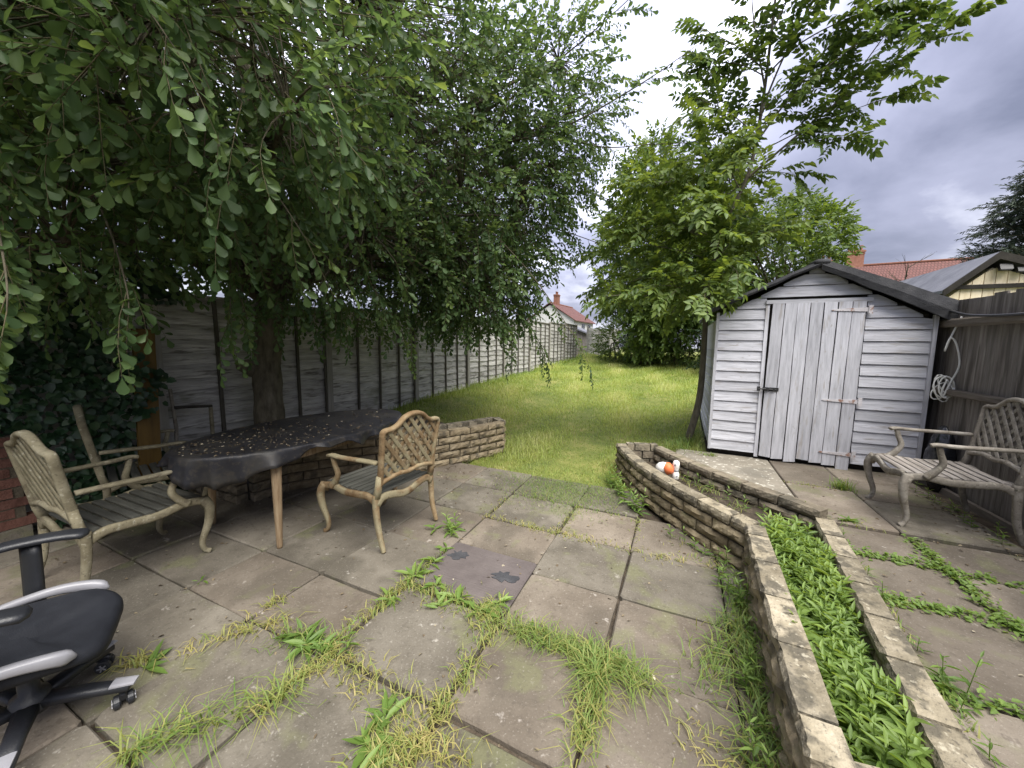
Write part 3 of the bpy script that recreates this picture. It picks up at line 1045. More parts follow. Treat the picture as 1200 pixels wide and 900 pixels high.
# ------------------------------------------------------------------ boards
def board_mesh(name, L, H, T, seed, wavy=0.0, axis='y', nseg=8, bow=0.004):
    """a plank, length along y (or z/x), height z, thickness x; origin at centre"""
    r = random.Random(seed)
    V, F = [], []
    ph = r.uniform(0, 6)
    for i in range(nseg + 1):
        u = -L / 2 + L * i / nseg
        lo = -H / 2 + (wavy * (0.6 * math.sin(ph + 5.1 * i / nseg * 2) + r.uniform(-.5, .5)) if wavy else r.uniform(-.001, .001))
        hi = H / 2 + r.uniform(-.002, .002)
        b = bow * math.sin(ph + 4 * i / nseg)
        t0 = T / 2
        q = [(-t0 + b, lo), (t0 + b, lo), (t0 + b, hi), (-t0 + b, hi)]
        for x, z in q:
            if axis == 'y': V.append((x, u, z))
            elif axis == 'x': V.append((u, x, z))
            else: V.append((x, z, u))
    for i in range(nseg):
        for j in range(4):
            a, b = i * 4 + j, i * 4 + (j + 1) % 4
            F.append((a, b, b + 4, a + 4) if axis != 'y' else (b, a, a + 4, b + 4))
    F.append((0, 1, 2, 3)); F.append(tuple(nseg * 4 + k for k in (3, 2, 1, 0)))
    m_ = MB(); m_.v, m_.f = V, F
    me = m_.mesh(name)
    import bmesh
    bm = bmesh.new(); bm.from_mesh(me); bmesh.ops.recalc_face_normals(bm, faces=bm.faces); bm.to_mesh(me); bm.free()
    return me


# left fence: waney-edged lap panels between posts, one panel missing near the far end
lf = tag(empty('lap_panel_fence', (FX, 3.7, 0)), 'long grey waney lap panel fence with dark battens along the left of the lawn', 'fence')
posts_y = [-2.0, -0.1, 1.8, 3.70, 5.62, 7.50, 9.45, 11.4, 13.4, 15.4, 17.3]
pm = MB(); pm.box((0, 0, 0), (0.085, 0.09, 1.0)); pm = pm.mesh('post'); pm.materials.append(M['post_l'])
bmv = [board_mesh('lap_board', 1.82, 0.165, 0.014, 50 + k, wavy=0.016, nseg=14) for k in range(6)]
for b_ in bmv: b_.materials.append(M['fence_l'])
bt = MB(); bt.box((0, 0, 0), (0.022, 0.034, 1.0)); bt = bt.mesh('batten'); bt.materials.append(M['batten'])
ftop = lambda y: 1.93 + 0.034 * max(0, y - 3)
for y in posts_y:
    b0 = zl(FX, max(y, 4.4)) - 0.15 if y > 1.7 else -0.1
    t = ftop(y) + 0.03
    o = link('post', pm, None, lf); o.location = (0.02, y - 3.7, (b0 + t) / 2); o.scale.z = t - b0
    o.rotation_euler = (rnd.uniform(-.012, .012), rnd.uniform(-.01, .01), 0)
    o = link('batten', bt, None, lf); o.location = (0.048, y - 3.7 - 0.062, (b0 + t) / 2); o.scale.z = t - b0 - .04; o.scale.y = 0.8
for k in range(len(posts_y) - 1):
    y0, y1 = posts_y[k], posts_y[k + 1]
    ym = (y0 + y1) / 2
    top = ftop(ym); bot = (zl(FX, max(ym, 4.4)) if ym > 1.7 else 0.0) - 0.08
    nb = int(round((top - bot) / 0.132))
    tilt = rnd.uniform(-.008, .008)
    for b_ in range(nb):
        o = link('lap_board', rnd.choice(bmv), None, lf)
        o.location = (-0.004 + rnd.uniform(-.003, .003), ym - 3.7, bot + 0.066 + b_ * (top - bot) / nb)
        o.rotation_euler = (tilt + rnd.uniform(-.004, .004), R(-8.5) , 0 if rnd.random() < .5 else 0.0)
        o.scale.y = (y1 - y0 - 0.09) / 1.82
    for f_ in (0.0, 0.28, 0.52, 0.76):
        if f_ == 0.0: continue
        o = link('batten', bt, None, lf)
        o.location = (0.032, y0 - 3.7 + f_ * (y1 - y0), (top + bot) / 2); o.scale.z = top - bot - 0.02
        o.rotation_euler.x = rnd.uniform(-.012, .012)
    m_ = MB(); m_.box((0, 0, 0), (0.05, y1 - y0 - .1, 0.028)); m_.build('capping_rail', M['post_l'], lf, loc=(0.01, ym - 3.7, top + 0.02))

# far stretch of fence after the gap
ff = tag(empty('lap_panel_fence', (-4.4, 19.2, 0)), 'short stretch of lap panel fence with pale posts past the open gap', 'fence')
P0, P1 = Vector((-4.45, 19.1)), Vector((-3.4, 22.4))
dv = (P1 - P0); ang = math.atan2(dv.y, dv.x) - math.pi / 2
for k in range(3):
    for q in ((0, 1) if k == 0 else (1,)):
        p = P0.lerp(P1, (k + q) / 3)
        o = link('post', pm, None, ff); b0 = zl(p.x, p.y) - .1; t = 2.45
        o.location = (p.x + 4.4, p.y - 19.2, (b0 + t) / 2); o.scale.z = t - b0
    p = P0.lerp(P1, (k + .5) / 3); L = dv.length / 3 - .1
    for b_ in range(11):
        o = link('lap_board', rnd.choice(bmv), None, ff); o.location = (p.x + 4.4, p.y - 19.2, zl(p.x, p.y) + .05 + .128 * b_)
        o.rotation_euler = (0, R(-5), ang); o.scale.y = L / 1.82
m_ = MB(); m_.box((0, 0, 0), (0.05, 1.75, 0.07))
m_.build('low_rail', M['post_l'], ff, loc=(-0.17, -0.98, 1.22))

# right fence: vertical feather-edge boards on rails
rf = tag(empty('board_fence', (RX, 4.0, 0)), 'dark weathered vertical board fence beside the shed', 'fence')
vb = [board_mesh('fence_board', 1.80, 0.118, 0.016, 80 + k, axis='z', bow=0.005) for k in range(5)]
for b_ in vb: b_.materials.append(M['fence_r'])
y = -0.8
k = 0
while y < 7.4:
    o = link('fence_board', rnd.choice(vb), None, rf)
    o.location = (0.028 + 0.004 * (k % 2) , y - 4.0, 1.06 + rnd.uniform(-.018, .012))
    o.rotation_euler = (rnd.uniform(-.008, .008), 0, R(5))
    y += 0.105; k += 1
m_ = MB(); m_.sweep([(0, -4.8, 1.08), (0, 0, 1.10), (0, 3.4, 1.10)], (0.036, 0.032)); m_.build('rail', M['gravel_board'], rf, loc=(-0.02, 0, 0))
m_ = MB(); m_.sweep([(0, -4.8, 1.72), (0, 0, 1.74), (0, 3.4, 1.76)], (0.036, 0.04)); m_.build('rail', M['gravel_board'], rf, loc=(-0.02, 0, 0))
for y in (-0.7, 2.0, 4.85, 7.2):
    m_ = MB(); m_.box((0, 0, 0.95), (0.09, 0.09, 2.0)); m_.build('post', M['fence_r'], rf, loc=(0.085, y - 4.0, 0))
gb = board_mesh('gravel_board', 4.1, 0.20, 0.035, 3, bow=0.006); gb.materials.append(M['gravel_board'])
for y in (1.25, 5.36):
    link('gravel_board', gb, None, rf, loc=(-0.055, y - 4.0, 0.13))

# ------------------------------------------------------------------ shed
SX0, SX1, SY = 0.38, 2.21, 5.02
SZ = TZ + 0.02
shed = tag(empty('garden_shed', (SX0, SY, TZ)), 'white flaking wooden garden shed with black felt roof and plank door', 'shed')
sl = lambda x, y, z: (x - SX0, y - SY, z - TZ)
LEAN = 0.02
# dark carcass behind the boards
m_ = MB()
AP, EL, ER = (1.27, 2.34), (SX0, 1.88), (SX1, 1.88)
m_.prism([(SX0 + .02, SZ + .05), (SX1 - .02, SZ + .05), (SX1 - .02, 1.84), (1.27, 2.30), (SX0 + .02, 1.84)], SY + 0.025, SY + 2.2, 'y')
m_.build('carcass', M['dark'], shed, loc=(-SX0, -SY, -TZ))
DX0, DX1, DZ0, DZ1 = 0.88, 1.69, SZ + 0.03, 1.98
bh = 0.1185
roof_z = lambda x: (1.86 + (2.36 - 1.86) * (x - SX0) / (1.27 - SX0)) if x < 1.27 else (2.36 + (1.80 - 2.36) * (x - 1.27) / (SX1 - 1.27))


def clad(x0, x1, z, h, seed):
    """one shiplap board across the front, cut to the roof slope"""
    r = random.Random(seed)
    n = 6
    while x0 < x1 and roof_z(x0) < z + 0.03: x0 += 0.02
    while x1 > x0 and roof_z(x1) < z + 0.03: x1 -= 0.02
    if x1 - x0 < 0.1: return
    xs = [x0 + (x1 - x0) * i / n for i in range(n + 1)]
    tops = [min(z + h - 0.006, roof_z(x) - 0.01) for x in xs]
    if max(tops) < z + 0.01: return
    tops = [max(t, z + 0.002) for t in tops]
    sl_ = r.uniform(-.003, .003)
    cx, cz = (x0 + x1) / 2, z + h / 2
    V, F = [], []
    for x, t in zip(xs, tops):
        b = r.uniform(-.0015, .0015)
        d = sl_ * (x - cx)
        V += [(x - cx, -0.020 + b, z - cz + d), (x - cx, -0.006 + b, t - cz + d), (x - cx, 0.012, t - cz + d), (x - cx, 0.012, z - cz + d)]
    for i in range(n):
        for j in range(4):
            a, c = i * 4 + j, i * 4 + (j + 1) % 4
            F.append((a, c, c + 4, a + 4)[::-1])
    F.append((0, 1, 2, 3)); F.append(tuple(n * 4 + k for k in (3, 2, 1, 0)))
    q = MB(); q.v, q.f = V, F
    q.build('cladding_board', M['shed'], shed, loc=sl(cx, SY, cz))


k = 0
z = SZ + 0.05
while z < 2.35:
    if z < DZ1 - 0.02:
        clad(SX0, DX0 - 0.045, z, bh, 200 + k)
        clad(DX1 + 0.014, SX1, z, bh, 300 + k)
    else:
        clad(SX0 + .02, SX1 - .02, z, bh, 400 + k)
    z += bh; k += 1
# boards of the side that faces the lawn
sb = board_mesh('cladding_board', 2.16, 0.122, 0.018, 9); sb.materials.append(M['shed'])
z = SZ + 0.05
while z < 1.80:
    link('cladding_board', sb, None, shed, loc=sl(SX0 - 0.006, SY + 1.12, z + .06), rot=(0, R(-4), 0)); z += bh
m_ = MB(); m_.box((0, 0, 0), (0.03, 0.045, 1.62)); m_.build('corner_trim', M['shed_v'], shed, loc=sl(SX0 - 0.012, SY - 0.022, SZ + .05 + .81))
m_ = MB(); m_.box((0, 0, 0), (0.03, 0.045, 1.56)); m_.build('corner_trim', M['shed_v'], shed, loc=sl(SX1 + 0.014, SY - 0.014, SZ + .05 + .78))
m_ = MB(); m_.box((0, 0, 0), (0.034, 0.03, DZ1 - SZ - .02)); m_.build('door_jamb', M['shed_v'], shed, loc=sl(DX0 - 0.03, SY - 0.012, (DZ1 + SZ) / 2))
m_ = MB(); m_.box((0, 0, 0), (DX1 - DX0 + .1, 0.028, 0.04)); m_.build('lintel', M['shed'], shed, loc=sl((DX0 + DX1) / 2, SY - 0.025, DZ1 + 0.016))
m_ = MB(); m_.box((0, 0, 0), (SX1 - SX0 - .04, 2.1, 0.06)); m_.build('floor_bearer', M['dark'], shed, loc=sl((SX0 + SX1) / 2, SY + 1.1, TZ + 0.03))
# door
door = link('door', (lambda q: (q.box((0, 0.012, 0), (DX1 - DX0 - .02, 0.012, DZ1 - DZ0 - .02)), q.mesh('door'))[1])(MB()), M['dark'], shed, loc=sl((DX0 + DX1) / 2, SY - 0.03, (DZ0 + DZ1) / 2), rot=(R(-.4), R(0.4), 0))
nd = 7
pw = (DX1 - DX0) / nd
for i in range(nd):
    h = DZ1 - DZ0
    r = random.Random(500 + i)
    drop = [0.0, .02, .035, -.015, .01, .02, .045][i]
    V, F = [], []
    n = 10
    w = pw - 0.008
    for j in range(n + 1):
        zz = -h / 2 - (drop if j == 0 else 0) + h * j / n
        e0, e1 = r.uniform(-.0018, .0018), r.uniform(-.0018, .0018)
        b = r.uniform(-.001, .001)
        V += [(-w / 2 + e0, 0.004, zz), (-w / 2 + e0, -0.014 + b, zz), (w / 2 + e1, -0.014 + b, zz + (r.uniform(-.02, .02) if j == 0 else 0)), (w / 2 + e1, 0.004, zz)]
    for j in range(n):
        for q in range(4):
            a, c = j * 4 + q, j * 4 + (q + 1) % 4
            F.append((a, c, c + 4, a + 4)[::-1])
    F.append((0, 1, 2, 3)); F.append(tuple(n * 4 + q for q in (3, 2, 1, 0)))
    q = MB(); q.v, q.f = V, F
    q.build('door_plank', M['shed_v'], door, loc=(-(DX1 - DX0) / 2 + (i + .5) * pw, r.uniform(-.002, .002), 0), rot=(0, r.uniform(-.003, .003), 0))
for hz, ln in ((0.78, 0.27), (-0.17, 0.27), (-0.74, 0.25)):
    q = MB()
    q.add([(0.02, 0, 0.022), (-ln, 0, 0.008), (-ln - .012, 0, 0), (-ln, 0, -0.008), (0.02, 0, -0.022)] + [(0.02, -.006, 0.022), (-ln, -.006, 0.008), (-ln - .012, -.006, 0), (-ln, -.006, -0.008), (0.02, -.006, -0.022)],
          [(9, 8, 7, 6, 5)] + [(i, (i + 1) % 5, 5 + (i + 1) % 5, 5 + i) for i in range(5)])
    q.box((0.035, -0.004, 0), (0.03, 0.008, 0.085))
    q.lathe([(0.008, -0.04), (0.008, 0.04)], (0.02, -0.008, 0), 8)
    q.build('strap_hinge', M['hinge'], door, loc=((DX1 - DX0) / 2 - 0.005, -0.018, hz))
q = MB()
q.box((0, -0.004, 0), (0.15, 0.006, 0.04)); q.tube([(-0.12, -0.014, 0), (0.05, -0.014, 0)], 0.008, 8); q.box((-0.03, -.014, 0), (.02, .02, .034)); q.box((0.03, -.014, 0), (.02, .02, .034)); q.box((-0.115, -.010, 0), (.03, .02, .05))
q.build('door_bolt', M['iron'], door, loc=(-(DX1 - DX0) / 2 + 0.055, -0.018, -0.09))
# felt roof: two slopes, thick lip folded down over the front
def roof_slope(xa, za, xe, ze, lipa, lipe, name):
    q = MB()
    n, ny = 8, 7
    y0, y1 = SY - 0.11, SY + 2.28
    r = random.Random(int(xa * 100))
    th = 0.022
    top, bot = [], []
    for j in range(ny + 1):
        for i in range(n + 1):
            t = i / n
            x = xa + (xe - xa) * t; zz = za + (ze - za) * t + 0.010 * math.sin(5 * t + j) * t + r.uniform(-.003, .003)
            q.v.append((x, y0 + (y1 - y0) * j / ny, zz))
    for j in range(ny):
        for i in range(n):
            a = j * (n + 1) + i
            q.f.append((a, a + 1, a + n + 2, a + n + 1) if xe > xa else (a + 1, a, a + n + 1, a + n + 2))
    b = len(q.v)
    q.v += [(x, yy, zz - th) for x, yy, zz in q.v[:b]]
    q.f += [tuple(b + i for i in reversed(f)) for f in q.f[:]]
    # lip on the front edge
    l0 = len(q.v)
    for i in range(n + 1):
        t = i / n
        lip = lipa + (lipe - lipa) * t + r.uniform(-.007, .007)
        x, yy, zz = q.v[i]
        q.v += [(x, yy - 0.014, zz + 0.004), (x + .0, yy - 0.022 + r.uniform(-.005, .005), zz - lip * .55), (x, yy - 0.006 + r.uniform(-.008, .004), zz - lip), (x, yy + 0.03, zz - lip + 0.004), (x, yy + 0.035, zz)]
    for i in range(n):
        for j in range(5):
            a, c = l0 + i * 5 + j, l0 + i * 5 + (j + 1) % 5
            q.f.append((a, c, c + 5, a + 5) if xe < xa else (c, a, a + 5, c + 5))
    q.f.append(tuple(l0 + j for j in range(5))); q.f.append(tuple(l0 + n * 5 + j for j in reversed(range(5))))
    # eave lip
    e0 = len(q.v)
    for j in range(ny + 1):
        x, yy, zz = q.v[j * (n + 1) + n]
        sg = 1 if xe > xa else -1
        q.v += [(x + sg * .012, yy, zz + .003), (x + sg * .018, yy, zz - lipe * .8), (x - sg * .01, yy, zz - lipe * .8), (x - sg * .01, yy, zz)]
    for j in range(ny):
        for w in range(4):
            a, c = e0 + j * 4 + w, e0 + j * 4 + (w + 1) % 4
            q.f.append((a, c, c + 4, a + 4))
    q.f.append((e0, e0 + 1, e0 + 2, e0 + 3)); q.f.append(tuple(e0 + ny * 4 + w for w in (3, 2, 1, 0)))
    me = q.mesh(name, False)
    import bmesh
    bm = bmesh.new(); bm.from_mesh(me); bmesh.ops.recalc_face_normals(bm, faces=bm.faces); bm.to_mesh(me); bm.free()
    return link(name, me, M['felt'], shed, loc=(-SX0, -SY, -TZ))


roof_slope(1.27, 2.40, 0.27, 1.93, 0.05, 0.05, 'felt_roof_slope')
roof_slope(1.27, 2.405, 2.31, 1.96, 0.09, 0.20, 'felt_roof_slope')
m_ = MB(); m_.sweep([(1.27, SY - .135, 2.385), (1.27, SY + 1, 2.392), (1.27, SY + 2.28, 2.39)], (0.07, 0.024)); m_.build('ridge_cap', M['felt'], shed, True, loc=(-SX0, -SY, -TZ))

# ------------------------------------------------------------------ garden armchairs
def make_chair(wood, slatm, lattice=True):
    c = empty('garden_armchair')
    w = 0.285
    # legs
    for sx in (-1, 1):
        x = sx * w
        pth = spline([(x * 1.02, 0.285, 0.40), (x * 1.08, 0.315, 0.33), (x * 1.06, 0.305, 0.22), (x * 1.0, 0.27, 0.10), (x * 1.0, 0.275, 0.035), (x * 1.02, 0.305, 0.006)], 4)
        n = len(pth)
        rad = [(0.030 - 0.015 * smooth01(i / (n - 1) * 1.2) + 0.004 * smooth01((i / (n - 1) - .85) / .15),) * 2 for i in range(n)]
        q = MB(); q.sweep(pth, rad, up=(0, 1, 0)); q.build('front_leg', wood, c, True)
        pth = spline([(x, -0.275, 0.42), (x * 1.02, -0.28, 0.30), (x * 1.0, -0.295, 0.16), (x * 1.0, -0.325, 0.05), (x * 1.0, -0.34, 0.006)], 4)
        n = len(pth)
        rad = [(0.024 - 0.009 * i / (n - 1),) * 2 for i in range(n)]
        q = MB(); q.sweep(pth, rad, up=(0, 1, 0)); q.build('rear_leg', wood, c, True)
        # serpentine side rail
        pth = spline([(x * 1.02, 0.29, 0.385), (x, 0.19, 0.400), (x, 0.05, 0.378), (x, -0.10, 0.388), (x, -0.20, 0.392), (x, -0.285, 0.35)], 4)
        q = MB(); q.sweep(pth, (0.016, 0.026)); q.build('side_rail', wood, c, True)
        # arm and its support
        pth = spline([(x * 0.985, -0.295, 0.655), (x * 1.03, -0.12, 0.652), (x * 1.08, 0.06, 0.648), (x * 1.09, 0.155, 0.652), (x * 1.07, 0.195, 0.642)], 4)
        q = MB(); q.sweep(pth, (0.026, 0.013)); arm = q.build('armrest', wood, c, True)
        pth = spline([(x * 1.08, 0.15, 0.640), (x * 1.07, 0.135, 0.58), (x * 1.04, 0.115, 0.51), (x * 1.02, 0.155, 0.44), (x * 1.02, 0.20, 0.395)], 4)
        n = len(pth)
        q = MB(); q.sweep(pth, [(0.016 + 0.010 * (i / (n - 1)) ** 2, 0.017 + 0.010 * (i / (n - 1)) ** 2) for i in range(n)], up=(0, 1, 0)); q.build('arm_support', wood, arm, True)
    # front and back aprons
    for y, nm, zz in ((0.295, 'front_rail', 0.375), (-0.285, 'rear_rail', 0.375)):
        pth = spline([(-w, y, zz - .03), (-w * .82, y, zz + .012), (-w * .5, y, zz + .004), (-w * .18, y, zz - .022), (0, y, zz - .026), (w * .18, y, zz - .022), (w * .5, y, zz + .004), (w * .82, y, zz + .012), (w, y, zz - .03)], 3)
        q = MB(); q.sweep(pth, (0.015, 0.028)); q.build(nm, wood, c, True)
    # seat slats run from side to side
    ns = 9
    for i in range(ns):
        y = -0.235 + i * (0.50 / (ns - 1))
        q = MB(); L = 2 * w - 0.03
        q.sweep([(-L / 2, 0, 0), (-L / 4, 0, rnd.uniform(-.002, .001)), (L / 4, 0, rnd.uniform(-.002, .001)), (L / 2, 0, 0)], (0.0255, 0.010))
        q.build('seat_slat', slatm, c, loc=(0, y, 0.412 - 0.008 * math.sin((i + .5) / ns * math.pi)))
    # back frame, leaning backwards
    lean = lambda z: -0.285 - 0.16 * (z - 0.40)
    half = [(0.268, 0.50), (0.276, 0.66), (0.283, 0.80), (0.288, 0.868), (0.268, 0.890), (0.205, 0.893), (0.150, 0.915), (0.085, 0.962), (0.0, 0.978)]
    low = [(0.0, 0.520), (0.10, 0.532), (0.20, 0.520), (0.262, 0.505)]
    outl = [(-x, z) for x, z in half[:-1]][::1]
    loop = [(-x, z) for x, z in half] + [(x, z) for x, z in reversed(half[:-1])] + [(x, z) for x, z in reversed(low)] + [(-x, z) for x, z in low[1:]]
    pth = spline([(x, lean(z), z) for x, z in loop], 3, closed=True)
    q = MB(); q.sweep(pth, (0.016, 0.023), closed=True, up=(0, 1, 0.15)); fr = q.build('back_frame', wood, c, True)
    for sx in (-1, 1):
        q = MB(); q.sweep([(sx * 0.283, -0.272, 0.38), (sx * 0.28, lean(.46), 0.46), (sx * 0.279, lean(.56), 0.56)], [(0.027, 0.024), (0.025, 0.022), (0.022, 0.02)], up=(0, 1, 0)); q.build('back_post', wood, c, True)
    if lattice:
        poly = [(p.x, p.z) for p in pth]
        for sgn in (1, -1):
            s_ = -0.62
            while s_ < 0.62:
                # line through (s_,0.73) at 45 degrees, clipped by the frame
                d = Vector((0.66, sgn * 0.75)).normalized()
                t0 = t1 = None
                for i in range(-60, 61):
                    t = i * 0.012
                    p = (s_ + d.x * t, 0.73 + d.y * t)
                    if inpoly(p[0], p[1], poly):
                        t0 = t if t0 is None else t0
                        t1 = t
                if t0 is not None and t1 - t0 > 0.05:
                    pa = (s_ + d.x * (t0 - .006), 0.73 + d.y * (t0 - .006)); pb = (s_ + d.x * (t1 + .006), 0.73 + d.y * (t1 + .006))
                    q = MB()
                    off = 0.0045 * sgn
                    q.sweep([(pa[0], lean(pa[1]) + off, pa[1]), ((pa[0] + pb[0]) / 2, lean((pa[1] + pb[1]) / 2) + off, (pa[1] + pb[1]) / 2), (pb[0], lean(pb[1]) + off, pb[1])], (0.0155, 0.0045), up=(0, 1, 0.15))
                    q.build('lattice_slat', wood, fr)
                s_ += 0.086
    return c


def set_chair(c, x, y, z, face, label):
    c.location = (x, y, z)
    c.rotation_euler = (0, 0, R(face - 90))
    tag(c, label, 'chair', 'ornate wooden garden armchairs')


c1 = make_chair(M['chair_brown'], M['slat_dark'])
set_chair(c1, -2.17, 2.20, 0.001, 176, 'brown lattice-back wooden armchair with its front under the black table cover')
c2 = make_chair(M['chair_khaki'], M['slat_dark'])
set_chair(c2, -3.27, 1.07, 0.001, 91, 'khaki lichened wooden armchair standing beside the black office chair')
c3 = make_chair(M['chair_grey'], M['slat_grey'])
c3.scale = (0.96, 0.95, 0.97)
set_chair(c3, 1.82, 3.82, TZ + 0.003, 179, 'grey weathered lattice-back armchair on the terrace against the board fence')
c4 = make_chair(M['chair_khaki'], M['slat_dark'], lattice=False)
set_chair(c4, -4.08, 1.52, 0.001, 74, 'broken armchair frame without its lattice back, under the ivy')
# loose broken frame between the trunk and the bed wall
bf = tag(empty('broken_timber_frame', (-4.42, 2.0, 0.25)), 'small broken dark timber frame leaning against the lap fence', 'timber frame')
m_ = MB(); m_.sweep([(0, -.17, 0.0), (0.0, -.15, 0.4), (-.03, -.16, 0.78)], (.014, .014)); m_.build('upright', M['chair_grey'], bf)
m_ = MB(); m_.sweep([(0, -.15, 0.60), (0, .16, 0.57)], (.018, .014)); m_.build('crossbar', M['dark'], bf)
m_ = MB(); m_.sweep([(0, .15, 0.0), (0, .15, 0.56)], (.016, .016)); m_.build('upright', M['chair_khaki'], bf)

# ------------------------------------------------------------------ oval table under a black plastic sheet
TCX, TCY, TA, TB = -3.00, 2.22, 0.535, 1.0
tb = tag(empty('oval_table', (TCX, TCY, 0)), 'oval garden table on tapered wooden legs beneath the plastic sheet', 'table')
for sx, sy in ((-1, -1), (1, -1), (-1, 1), (1, 1)):
    m_ = MB(); m_.lathe([(0.017, 0.0), (0.020, 0.02), (0.030, 0.40), (0.036, 0.62), (0.036, 0.70)], k=14)
    m_.build('leg', M['leg_wood'], tb, True, loc=(sx * 0.42, sy * 0.60, 0.0), rot=(R(1.2) * sy, -R(1.0) * sx, 0))
m_ = MB(); el = lambda a, b, n=48: [(a * math.cos(t), b * math.sin(t)) for t in [i / n * 2 * math.pi for i in range(n)]]
m_.prism(el(TA, TB), 0.70, 0.733); m_.build('table_top', M['leg_wood'], tb)
m_ = MB(); m_.box((0, 0.60, 0.66), (0.80, 0.022, 0.07)); m_.box((0, -0.60, 0.66), (0.80, 0.022, 0.07)); m_.box((0.42, 0, 0.66), (0.022, 1.16, 0.07)); m_.box((-0.42, 0, 0.66), (0.022, 1.16, 0.07)); m_.build('apron', M['leg_wood'], tb)
# sheet: flat top with shallow wrinkles, skirt hanging in folds, torn up on the side of the brown chair
q = MB()
nA = 144
rings = [0.0, .2, .4, .6, .8, .93, .985, 1.0]
def skirt(t):
    base = 0.075 + 0.030 * math.sin(2 * t + 2.2) + 0.035 * math.sin(5 * t + .5)
    # hangs lower at the end nearest the house, higher along the lawn side
    base += 0.03 * abs(math.sin(6 * t + 1)) - .015 + 0.022 * math.sin(15 * t + 3 * math.sin(3 * t)) + 0.05 * smooth01((math.cos(t - R(300)) - .8) / .2)
    base += 0.055 * smooth01((math.cos(t - R(255)) - .2) / .8)
    base -= 0.05 * smooth01((math.cos(t - R(25)) - .3) / .7)
    return max(0.03, base)
q.v.append((0, 0, 0.7375))
for k_, rr in enumerate(rings[1:]):
    for i in range(nA):
        t = i / nA * 2 * math.pi
        x, y = TA * rr * math.cos(t), TB * rr * math.sin(t)
        q.v.append((x * (1.008 if rr == 1 else 1), y * (1.006 if rr == 1 else 1), 0.7375 + 0.0025 * math.sin(9 * x + 4 * y) * math.sin(7 * y)  - (0.004 if rr == 1 else 0)))
for k_, dd in enumerate((0.10, 0.3, .55, .8, 1.0)):
    for i in range(nA):
        t = i / nA * 2 * math.pi
        h = skirt(t) * dd
        fold = 0.075 * (0.5 - abs(math.sin(7.5 * t + 1.5 * math.sin(3 * t)))) + 0.045 * (0.5 - abs(math.sin(15.5 * t + 2 + math.sin(2 * t))))
        out = 0.010 + (fold + 0.012) * dd * (0.55 + skirt(t) * 3.0) + 0.02 * dd
        x, y = TA * math.cos(t), TB * math.sin(t)
        nx_, ny_ = math.cos(t) / TA, math.sin(t) / TB
        l = math.hypot(nx_, ny_)
        q.v.append((x + nx_ / l * out, y + ny_ / l * out, 0.734 - h))
for i in range(nA):
    q.f.append((0, 1 + i, 1 + (i + 1) % nA))
tot = len(rings) - 1 + 5
for k_ in range(tot - 1):
    for i in range(nA):
        a, b = 1 + k_ * nA + i, 1 + k_ * nA + (i + 1) % nA
        q.f.append((a, a + nA, b + nA, b))
cov = q.build('plastic_table_cover', M['plastic_sheet'], None, True, loc=(TCX, TCY, 0.0))
tag(cov, 'black plastic sheet draped over the oval table, strewn with fallen bits', 'table cover')
sm_ = cov.modifiers.new('thickness', 'SOLIDIFY'); sm_.thickness = 0.0015; sm_.offset = 1
# fallen bits on the table and the patio
def litter(name, pts, label, lo, hi, seed):
    g = random.Random(seed)
    D = [(math.cos(a), math.sin(a), g.uniform(-.1, .3)) for a in [g.uniform(0, 6.28) for _ in pts]]
    V, F, Rv = leaves_at(pts, D, [g.uniform(lo, hi) for _ in pts], 'ovate', seed, rollj=0.6)
    return tag(link(name, quad_mesh(name, V, F, Rv), M['litter']), label, 'leaf litter', kind='stuff')
g_ = random.Random(4)
pts = []
while len(pts) < 560:
    a, rr = g_.uniform(0, 6.283), math.sqrt(g_.random())
    x, y = TA * rr * .97 * math.cos(a), TB * rr * .97 * math.sin(a)
    if g_.random() < 0.25 + 0.75 * smooth01((0.35 - y) / 1.0):
        pts.append((TCX + x, TCY + y, 0.743))
litter('fallen_bits', pts, 'dry leaf bits scattered over the black table sheet', 0.010, 0.028, 5)
pts = [(g_.uniform(-4.3, 0.4), g_.uniform(0.1, 3.6), 0.006) for _ in range(420)] + [(g_.gauss(-2.3, .55), g_.gauss(3.5, .3), 0.008) for _ in range(160)] + [(g_.uniform(1.1, 2.1), g_.uniform(1.4, 4.9), TZ + .008) for _ in range(120)] + [(g_.uniform(1.95, 2.12), g_.uniform(2.9, 4.6), TZ + .01) for _ in range(140)]
litter('fallen_leaves', pts, 'dead leaves and petals scattered on the paving', 0.012, 0.03, 6)

# ------------------------------------------------------------------ office chair
oc = tag(empty('office_chair', (-2.19, 0.40, 0.0), R(62 - 90)), 'black swivel office chair with silver trim and castors', 'office chair')
